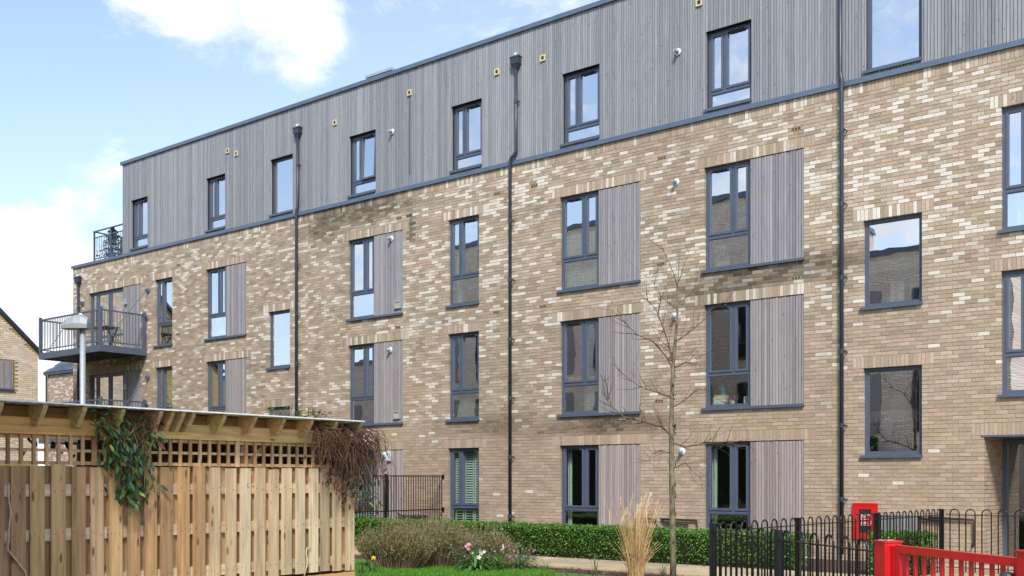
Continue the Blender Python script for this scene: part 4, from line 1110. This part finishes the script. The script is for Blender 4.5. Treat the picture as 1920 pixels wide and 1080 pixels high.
# tall dry ornamental grass
og = empty('dry_ornamental_grass', gp_(1193, 1088), 'tall straw coloured ornamental grass clump in front of the hedge', 'grass')
ogb = gp_(1193, 1088); b = MB(); pl = MB(); SC = [lin(c) for c in ((206, 172, 118), (188, 150, 98), (220, 190, 140), (166, 126, 82), (214, 182, 130))]
for k in range(340):
    a = random.uniform(0, 6.283); d = Vector((math.cos(a), math.sin(a), 0)); p = ogb + d*random.uniform(0, .12); tall = k < 150
    hh = random.uniform(.75, 1.28) if tall else random.uniform(.25, .75); ln = random.uniform(.02, .34) if tall else random.uniform(.1, .55); pts = []
    for i in range(6):
        t = i/5; pts.append(p + d*(ln*hh*t**1.8) + Vector((0, 0, hh*t*(1 - (.0 if tall else .35*ln*t)))) + Vector((random.gauss(0, .006), random.gauss(0, .006), 0)))
    b.tube(pts, [.0042, .004, .0036, .003, .0026, .002], 3, random.choice(SC), False)
    if tall and k % 4 == 0 and hh > .95:
        bend = Vector((random.uniform(-.02, .07), random.uniform(-.02, .07), 0)); q = pts[-1]
        for j in range(26):
            t = j/26; c0 = q + bend*t*1.6 + Vector((0, 0, -.12+.22*t)); e = c0 + Vector((random.gauss(0, .014), random.gauss(0, .014), .035)); pl.tube([c0, e], [.003, .001], 3, lin((224, 200, 160)), False)
tag(b.build('stalks', M['straw'], og), kind='stuff'); tag(pl.build('plumes', M['straw'], og), kind='stuff')
# lawn blades
gb = MB(); GC = [lin(c) for c in ((96, 148, 40), (78, 128, 34), (116, 164, 54), (66, 110, 32))]
for k in range(30000):
    d = random.uniform(16.9, 19.6); px = random.uniform(655, 1040); q = dep(px, 1000, d); q.z = .004
    if q.y > -5.72 + .12*noise.noise(q*1.7) : continue
    if q.x > -9.0 + .4*noise.noise(q*1.3): continue
    a = random.uniform(0, 6.283); s = Vector((math.cos(a), math.sin(a), 0))*.0045; t = q + Vector((random.gauss(0, .02), random.gauss(0, .02), random.uniform(.03, .07)))
    gb.tri(q-s, q+s, t, random.choice(GC))
tag(gb.build('lawn_grass', M['leaf']), 'short mown bright green lawn grass', 'grass', kind='stuff')
lt = MB()
for k in range(900):
    d = random.uniform(16.8, 19.5); q = dep(random.uniform(930, 1330), 1000, d); q.z = .006 + random.uniform(0, .02)
    if q.y > -5.0: continue
    n = Vector((random.gauss(0, .5), random.gauss(0, .5), 1)).normalized(); a = n.orthogonal().normalized()*random.uniform(.012, .03); c = n.cross(a)*.6; lt.quad(q-a, q-c, q+a, q+c, random.choice(BR+[lin((70, 52, 42)), lin((58, 44, 36))]))
tag(lt.build('leaf_litter', M['twig']), 'brown dead leaf litter scattered over the soil bed', 'leaf litter', kind='stuff')
st = MB()
for k in range(700):
    q = Vector((random.uniform(-24, -7.3), random.uniform(-3.6, -3.05), .05)); n = Vector((random.gauss(0, .5), random.gauss(0, .5), 1)).normalized(); a = n.orthogonal().normalized()*random.uniform(.012, .03); c = n.cross(a)*.6; st.quad(q-a, q-c, q+a, q+c, random.choice(BR))
tag(st.build('hedge_litter', M['twig']), 'fallen brown leaves under the long hedge', 'leaf litter', kind='stuff')

# ------------------------------------------------------------------ young bare tree
TD = 16.3
tb_ = dep(1262, 1100, TD); tb_.z = 0
tree = empty('bare_young_tree', tb_, 'slender young bare tree with lichened trunk and budding twigs', 'tree')
def tp(px, py, dd=0.0): return dep(px, py, TD + dd)
BK = [lin(c) for c in ((112, 104, 80), (120, 104, 80), (134, 122, 90))]
tk = MB()
tk.tube([tb_, tp(1262, 1040), tp(1261, 980), tp(1260, 920), tp(1259, 860), tp(1259, 800), tp(1260, 740), tp(1262, 690), tp(1266, 640), tp(1270, 590), tp(1270, 540), tp(1273, 500), tp(1273, 455)],
        [.052, .048, .046, .044, .041, .038, .033, .028, .023, .017, .011, .007, .003], 10, BK[0])
for k in range(60):
    z = random.uniform(.3, 3.6); a = random.uniform(0, 6.28); rr = .047 - .004*z; c = tb_.lerp(tp(1259, 800), 0) + Vector((0, 0, z)); tk.obox((c.x + math.cos(a)*rr*.95, c.y+math.sin(a)*rr*.95, z), Vector((math.cos(a), math.sin(a), 0)), Vector((-math.sin(a), math.cos(a), 0)), Vector((0, 0, 1)), .006, .012, random.uniform(.008, .03), lin((86, 74, 56)))
tk.build('trunk', M['bark'], tree, True)
cr = MB(); bd_ = MB()
TWC = [lin(c) for c in ((72, 54, 42), (62, 48, 38), (84, 64, 48), (98, 84, 62))]
def grow(p, d, ln, r, lvl):
    n = 4; pts = [p]; q = p.copy(); dd = d.normalized()
    for i in range(n):
        dd = (dd + Vector((random.gauss(0, .16), random.gauss(0, .16), random.gauss(.07, .12)))).normalized(); q = q + dd*(ln/n); pts.append(q.copy())
    cr.tube(pts, [r*(1-.75*i/n) for i in range(n+1)], 5 if lvl < 2 else 4, random.choice(TWC), False)
    if lvl < 3:
        for j in range(random.randint(2, 4) if lvl < 2 else random.randint(1, 2)):
            k = random.randint(1, n); s = (pts[k]-pts[k-1]).normalized(); side = s.orthogonal(); side.rotate(Matrix.Rotation(random.uniform(0, 6.28), 3, s)); grow(pts[k], s*.8+side*random.uniform(.5, .9)+Vector((0, 0, .15)), ln*random.uniform(.35, .6), r*.5, lvl+1)
    elif random.random() < .6: bd_.lathe(pts[-1], dd, [(0, .002), (.006, .005), (.016, .001)], 5, lin((186, 158, 90)))
def limb(pts, r):
    P = [tp(x, y, dd) for x, y, dd in pts]; n = len(P)
    r *= 1.15; cr.tube(P, [r*(1-.8*i/(n-1)) for i in range(n)], 6, TWC[3] if r > .012 else random.choice(TWC), False)
    for i in range(1, n):
        s = (P[i]-P[i-1])
        for j in range(3 if i < n-1 else 4):
            side = s.normalized().orthogonal(); side.rotate(Matrix.Rotation(random.uniform(0, 6.28), 3, s.normalized())); grow(P[i-1].lerp(P[i], random.uniform(.3, 1)), s.normalized()+side*.8+Vector((0, 0, .25)), random.uniform(.22, .5), r*.40, 2)
limb([(1260, 690, 0), (1250, 670, .1), (1225, 640, .2), (1195, 628, .3), (1172, 605, .4)], .014)
limb([(1262, 680, 0), (1252, 640, -.05), (1240, 605, -.1), (1230, 580, -.2), (1212, 560, -.2)], .013)
limb([(1258, 815, 0), (1240, 800, .1), (1205, 790, .25), (1170, 782, .3), (1145, 760, .4), (1128, 735, .45)], .018)
limb([(1259, 745, 0), (1230, 735, -.2), (1200, 725, -.4), (1165, 700, -.5)], .011)
limb([(1260, 830, 0), (1285, 838, -.2), (1320, 832, -.4), (1350, 830, -.5), (1372, 826, -.6)], .013)
limb([(1259, 850, 0), (1240, 845, .2), (1225, 850, .3), (1215, 865, .4)], .008)
limb([(1260, 765, 0), (1285, 750, .2), (1310, 728, .3), (1330, 735, .35)], .009)
limb([(1264, 690, 0), (1285, 680, .2), (1305, 683, .3), (1315, 665, .4)], .009)
limb([(1268, 640, 0), (1290, 625, -.1), (1320, 600, -.2), (1338, 575, -.3)], .009)
limb([(1270, 570, 0), (1290, 555, .1), (1312, 530, .2), (1325, 515, .3)], .007)
limb([(1270, 580, 0), (1250, 565, .1), (1230, 545, .2), (1222, 515, .2)], .007)
limb([(1271, 540, 0), (1262, 510, -.1), (1248, 480, -.1), (1243, 465, -.1)], .006)
limb([(1272, 530, 0), (1282, 500, -.1), (1292, 470, -.2)], .005)
limb([(1260, 880, 0), (1285, 868, .2), (1300, 885, .3), (1316, 898, .3)], .007)
cr.build('crown', M['twig'], tree, True); bd_.build('buds', M['twig'], tree)

# ------------------------------------------------------------------ railings
def bowtop(name, A, B, label, htop=1.0, pitch=.25, posts=(0., 1.), hoop=.145, r=.0105, post_at=None):
    A, B = Vector(A), Vector(B); d = (B-A); L = d.length; d.normalize(); n = Vector((-d.y, d.x, 0))
    o = empty(name, A, label, 'railing', 'black bow top railings'); up = Vector((0, 0, 1))
    for t in posts:
        p = A + d*(L*t); q = MB(); q.obox(p + up*((htop+.09)/2), d, n, up, .032, .032, (htop+.09)/2); q.obox(p + up*(htop+.094), d, n, up, .036, .036, .004); q.build('post', M['dark'], o)
    for z in (htop, .13): MB().obox((A+B)/2 + up*z, d, n, up, L/2, .019, .006).build('rail', M['dark'], o)
    pts = [(-hoop/2, 0)]; rr = hoop/2
    b = MB(); P = [d*(-rr) + up*.06, d*(-rr) + up*(htop-.012+.035)]
    for i in range(1, 10): a = math.pi*(1-i/10); P.append(d*(rr*math.cos(a)) + up*(htop+.023+rr*math.sin(a)*1.02))
    P += [d*rr + up*(htop+.023), d*rr + up*.06]
    b.tube(P, r, 7, None, True); me = b.mesh('hoop', M['dark'], True); s = pitch*.55
    while s < L - .08: link('hoop', me, o, A + d*s); s += pitch
    return o
rc = dep(1337, 998, 11.9); rc.z = 0
re_ = dep(1785, 966, 17.4); re_.z = 0; re_.x = rc.x + (re_.x-rc.x)*.7
rg = dep(1652, 1037, 8.55); rg.z = 0
bowtop('bow_top_railing', rc, rg, 'near black bow top railing running up to the red gate post', posts=(0., .47), pitch=.272)
r2 = bowtop('bow_top_railing', rc + Vector((.0, .09, 0)), re_, 'farther black bow top railing running back towards the grey timber box', posts=(.28, .63, 1.), pitch=.253)
bowtop('bow_top_railing', re_ + Vector((.07, .0, 0)), re_ + Vector((5.2, 0, 0)), 'black bow top railing across the entrance doorway, at far right', posts=(.5, 1.), pitch=.25)
# flat topped garden divider on the left
gd = empty('flat_top_railing', (-18.2, -1.25, 0), 'flat topped black bar railing dividing the gardens, left of the shuttered window', 'railing')
yend = -2.55
for z in (1.66, .80): MB().box(-18.21, -18.19, yend-1.6, -.02, z, z+.028).build('rail', M['dark'], gd)
pb = MB().box(-.007, .007, -.007, .007, 0, 1.64).mesh('bar', M['dark']); y = -.07
while y > yend-1.6:
    link('bar', pb, gd, (-18.2, y, .05)); y -= .088
py_ = crossp(724, 950, -18.2)[0]
for yy in (py_, yend-1.6): MB().box(-18.235, -18.165, yy-.035, yy+.035, 0, 1.72).build('post', M['dark'], gd)
for z in (1.64, .79): MB().box(-18.23, -18.17, -.03, -.0005, z-.03, z+.07).build('wall_bracket', M['dark'], gd)

# ------------------------------------------------------------------ red gate
gA = Vector(rg); dg = (rg - rc).normalized(); ng = Vector((-dg.y, dg.x, 0)); UP = Vector((0, 0, 1))
gate = empty('red_gate', gA + dg*.9, 'red painted steel gate with square bars at the lower right corner', 'gate')
gp1 = empty('red_gate_post', gA + dg*.07, 'square red gate post with chipped cap, left of the red gate', 'post')
q = MB(); q.obox(gA + dg*.10 + UP*.545, dg, ng, UP, .075, .075, .545); q.build('shaft', M['red'], gp1)
q = MB(); q.obox(gA + dg*.10 + UP*1.097, dg, ng, UP, .084, .084, .007); q.build('cap', M['red'], gp1)
for k in range(9):
    c = gA + dg*(.10+random.uniform(-.06, .06)) + ng*random.uniform(-.06, .06) + UP*1.1055; MB().obox(c, dg, ng, UP, random.uniform(.005, .02), random.uniform(.004, .012), .0006, lin((222, 214, 208))).build('paint_chip', M['paint'], gp1)
q = MB(); q.obox(gA + dg*.205 + UP*.535, dg, ng, UP, .03, .03, .53); q.build('hinge_stile', M['red'], gp1)
G0, G1 = .245, 1.62
for z, h in ((1.045, .03), (.12, .03)):
    MB().obox(gA + dg*((G0+G1)/2) + UP*z, dg, ng, UP, (G1-G0)/2, .026, h).build('rail', M['red'], gate)
MB().obox(gA + dg*(G1+.0305) + UP*.56, dg, ng, UP, .03, .0265, .516).build('stile', M['red'], gate)
MB().obox(gA + dg*(G0+.03) + UP*.5825, dg, ng, UP, .03, .0255, .43).build('stile', M['red'], gate)
bme = MB().obox(Vector((0, 0, .5825)), dg, ng, UP, .0125, .0125, .431).mesh('bar', M['red']); s = G0 + .12
while s < G1 - .05: link('bar', bme, gate, gA + dg*s); s += .112
lk = MB(); c = gA + dg*(G1-.03) - ng*.05
lk.lathe(c + UP*.86, UP, [(0, .05), (.09, .05), (.11, .042), (.118, .02)], 12); lk.obox(c + UP*.85, dg, ng, UP, .055, .035, .05); lk.build('latch', M['pipe'], gate)
gp2 = empty('red_gate_post', gA + dg*1.80, 'red post cut by the right picture edge, at the gate latch', 'post')
MB().obox(gA + dg*1.79 + UP*.56, dg, ng, UP, .075, .075, .56).build('shaft', M['red'], gp2); MB().obox(gA + dg*1.79 + UP*1.1275, dg, ng, UP, .083, .083, .007).build('cap', M['red'], gp2)

# ------------------------------------------------------------------ dry riser cabinet and grey slatted box on the wall
x0, z1 = fac(1598, 943, .05); x1, z0 = fac(1645, 1012, .05)
dr = empty('dry_riser_cabinet', ((x0+x1)/2, 0, z0), 'red dry riser inlet cabinet on the wall beside the black downpipe', 'cabinet')
q = MB(); ring(q, x0, x1, z0, z1, .035, -.05, -.003); q.build('frame', M['red'], dr)
q = MB(); ring(q, x0+.038, x1-.038, z0+.038, z1-.038, .085, -.044, -.01); door = q.build('door', M['red'], dr)
gx0, gx1 = x0+.12, x1-.12; MB().box(gx0, gx1, -.03, -.012, z0+.12, z1-.12).build('glass_panel', plain('dark_wired_glass', lin((52, 50, 52)), .15, var=.1), dr)
szt = fac(1620, 965, .05)[1]; szb = fac(1620, 985, .05)[1]; sx0, sx1 = fac(1614, 970, .05)[0], fac(1635, 970, .05)[0]
sg = MB().box(sx0, sx1, -.036, -.0302, szb, szt).build('sign', M['text'], dr); MB().box(sx0+.008, sx1-.008, -.038, -.0361, szb+.008, szt-.008).build('sign_field', M['red'], sg)
def text(body, x, y, z, size, parent):
    cu = bpy.data.curves.new('lettering', 'FONT'); cu.body = body; cu.size = size; cu.extrude = .0008; cu.space_line = .82
    t = bpy.data.objects.new('tmp', cu); COL.objects.link(t); bpy.context.view_layer.update()
    me = bpy.data.meshes.new_from_object(t.evaluated_get(bpy.context.evaluated_depsgraph_get())); bpy.data.objects.remove(t); me.materials.clear(); me.materials.append(M['text'])
    return link('lettering', me, parent, (x, y, z), (R(90), 0, 0))
sh_h = szt - szb
text('Dry\nriser\ninlet', sx0+.014, -.0395, szt - .008 - sh_h*.26, sh_h*.34, sg)
fl_ = MB(); fx = sx1 - .03; fl_.box(fx-.012, fx+.012, -.0395, -.0381, szb+.02, szb+.075); fl_.box(fx-.018, fx+.018, -.0395, -.0381, szb+.0751, szb+.085); fl_.lathe((fx, -.0381, szb+.10), (0, -1, 0), [(0, .014), (.0014, .014)], 10); fl_.build('pictogram', M['text'], sg)
x0, z1 = fac(1642, 968, .2); x1, z0 = fac(1722, 1001, .2)
gb_ = empty('slatted_timber_box', ((x0+x1)/2, -.1, z0), 'low grey slatted timber box on the wall right of the red cabinet', 'box')
MB().box(x0+.01, x1-.01, -.17, -.002, z0+.01, z1-.01).build('carcass', M['hole'], gb_)
n = 11; p = (x1-x0)/n
for k in range(n): MB().box(x0+k*p+.004, x0+(k+1)*p-.004, -.20, -.171, z0, z1+random.uniform(-.01, .01), tuple(v*random.uniform(.6, .85) for v in lin((146, 146, 144)))).build('slat', M['clad'], gb_)
MB().box(x0-.02, x1+.02, -.18, -.001, z1+.012, z1+.03, lin((120, 118, 112))).build('lid', M['clad'], gb_)

# ------------------------------------------------------------------ street lamp
lp = dep(155, 700, 22.5); lp.z = 0
lamp = empty('street_lamp', lp, 'grey post top street lamp standing before the lower left balcony', 'street lamp')
hz = dep(155, 612, 22.5).z
MB().tube([lp, lp+UP*1.2, lp+UP*1.25, lp+UP*hz], [.08, .08, .06, .057], 12).build('column', M['galv'], lamp, True)
hd = MB(); ld = Vector((-RX, -RY, 0)); sd2 = Vector((VX, VY, 0)); rows = []      # the lantern: a flattened shell pointing left
for t, w, zt, zb in ((-.13, .05, .10, -.03), (-.12, .11, .17, -.05), (.0, .14, .235, -.055), (.12, .15, .225, -.055), (.25, .145, .175, -.058), (.34, .12, .10, -.06), (.385, .06, .01, -.055), (.39, .03, -.03, -.05)):
    c = Vector((lp.x, lp.y, hz)) + ld*(t*1.15); rows.append([hd.vert(c + sd2*(w*a*1.2) + UP*(zb+(zt-zb)*h*1.05)) for a, h in ((-1, 0), (-1, .35), (-.75, .8), (-.3, 1), (.3, 1), (.75, .8), (1, .35), (1, 0))])
for i in range(len(rows)-1):
    for j in range(8): hd.f.append((rows[i][j], rows[i][(j+1)%8], rows[i+1][(j+1)%8], rows[i+1][j]))
hd.f.append(tuple(rows[0])); hd.f.append(tuple(reversed(rows[-1]))); ho = hd.build('lantern', M['lampgrey'], lamp)
MB().lathe(Vector((lp.x, lp.y, hz+.232)) + ld*.04, UP, [(0, .045), (.03, .045), (.05, .03)], 12).build('photocell', M['white'], lamp, True)

# ------------------------------------------------------------------ things on the balcony and terrace
tbx, tby = bx1 - .95, -.95
bt = empty('folding_table', (tbx, tby, ZF), 'folding wooden slatted bistro table on the upper balcony', 'table')
WD = lin((112, 84, 62))
for k in range(6): MB().box(tbx-.45, tbx+.45, tby-.3+k*.1, tby-.3+k*.1+.085, ZF+.70, ZF+.722, WD).build('slat', M['beam'], bt)
for sy in (-.24, .24):
    for sx in (-1, 1):
        b = MB(); a_ = Vector((tbx-sx*.33, tby+sy+sx*.016, ZF)); c_ = Vector((tbx+sx*.28, tby+sy+sx*.016, ZF+.699)); d_ = (c_-a_).normalized(); s_ = Vector((0, 1, 0)); b.obox((a_+c_)/2, d_, s_, d_.cross(s_), (c_-a_).length/2, .012, .022, WD if sx > 0 else lin((150, 116, 84))); b.build('leg', M['beam'], bt)
cb = Vector((-34.75, .55, 9.3))
cf = empty('potted_conifer', cb, 'small dark conifer in a pot behind the terrace railing', 'plant')
MB().lathe(cb, UP, [(0, .12), (.28, .16), (.29, .17), (.32, .17), (.32, .14), (.27, .13)], 14, lin((80, 76, 74))).build('pot', M['paint'], cf)
MB().tube([cb+UP*.25, cb+UP*1.35], [.02, .006], 6, lin((86, 66, 48))).build('trunk', M['twig'], cf)
l = MB(); pts = []
for k in range(2600):
    h = random.random(); rr = (.62*(1-h)**.7+.05) * random.random()**.45 * (.8+.3*math.sin(h*38)); a = random.uniform(0, 6.28); pts.append(cb + Vector((math.cos(a)*rr, math.sin(a)*rr*.8, .33+1.08*h-.08*rr)))
leaf_cloud(l, pts, .06, [lin((46, 74, 48)), lin((58, 88, 56)), lin((36, 60, 42))]); tag(l.build('crown', M['leaf'], cf), kind='stuff')
chb = Vector((-33.62, .75, 9.3))
ch = empty('terrace_chair', chb, 'pale metal chair behind the terrace railing beside the cladding', 'chair')
for sx in (-.22, .22):
    for sy in (-.2, .2): MB().tube([chb+Vector((sx, sy, 0)), chb+Vector((sx, sy, .45))], .012, 6).build('leg', M['galv'], ch)
MB().box(chb.x-.23, chb.x+.23, chb.y-.22, chb.y+.22, chb.z+.451, chb.z+.475).build('seat', M['pipe'], ch)
P = [chb+Vector((-.22, .2, .476)), chb+Vector((-.22, .24, .85)), chb+Vector((-.15, .25, .95)), chb+Vector((.15, .25, .95)), chb+Vector((.22, .24, .85)), chb+Vector((.22, .2, .476))]
MB().tube(P, .012, 6).build('backrest', M['galv'], ch)

# ------------------------------------------------------------------ things on the sill of the first floor window beside the tree
a7 = COLS[7][0]; zs = ZR(41) + .10
MB_ = MB().box(a7+.03, a7+1.0, .175, .42, ZR(41)+.02, zs-.001).build('window_board', M['shutter'], bld)
BKC = [(222, 218, 204), (198, 204, 196), (230, 226, 214), (206, 200, 190), (220, 214, 200), (226, 198, 60)]
z = zs
for k, c in enumerate(BKC):
    h = random.uniform(.028, .05); w = random.uniform(.11, .14)
    nm = ('lowest', 'second', 'third', 'fourth', 'fifth', 'top yellow')[k]
    e_ = empty('book', (a7+.26, .28, z), nm + ' book of the pile inside the window behind the tree', 'book', 'books piled on the window board')
    cx = a7 + .26 + random.uniform(-.02, .02)
    MB().box(cx-w, cx+w, .19, .37, z+.004, z+h-.004, lin((232, 228, 216))).build('pages', M['paint'], e_)
    q = MB(); q.box(cx-w-.004, cx+w+.004, .185, .374, z, z+.0038, lin(c)); q.box(cx-w-.004, cx+w+.004, .185, .374, z+h-.0038, z+h, lin(c)); q.box(cx-w-.004, cx+w+.004, .1801, .1848, z, z+h, lin(c)); q.build('cover', M['paint'], e_); z += h + .0005
e_ = empty('blue_binder', (a7+.32, .40, z), 'blue ring binder standing above the pile of books', 'binder'); MB().box(a7+.27, a7+.34, .26, .37, z, z+.22, lin((30, 110, 150))).build('cover', M['paint'], e_)
e_ = empty('potted_orchid', (a7+.52, .3, zs), 'magenta orchid in a pot inside the window behind the tree', 'plant')
MB().lathe((a7+.52, .3, zs), UP, [(0, .04), (.11, .055), (.11, .045)], 12, lin((190, 196, 190))).build('pot', M['paint'], e_)
MB().tube([(a7+.52, .3, zs+.1), (a7+.53, .29, zs+.35), (a7+.56, .26, zs+.52)], .004, 5, lin((80, 110, 60))).build('stalk', M['leaf'], e_)
ob_ = MB(); leaf_cloud(ob_, [Vector((a7+.55+random.gauss(0, .045), .26+random.gauss(0, .02), zs+.5+random.gauss(0, .06))) for k in range(40)] + [Vector((a7+.50+random.gauss(0, .05), .26, zs+.16+random.gauss(0, .03))) for k in range(26)], .07, [lin((176, 50, 140)), lin((150, 40, 110)), lin((196, 60, 90))]); ob_.build('blossom', M['leaf'], e_)
e_ = empty('picture_frame', (a7+.86, .3, zs), 'small white picture frame inside the window behind the tree', 'frame'); q = MB(); ring(q, a7+.79, a7+.93, zs, zs+.18, .02, .28, .30); q.build('frame', M['shutter'], e_); MB().box(a7+.805, a7+.915, .295, .305, zs+.015, zs+.165, lin((170, 190, 180))).build('print', M['paint'], e_)
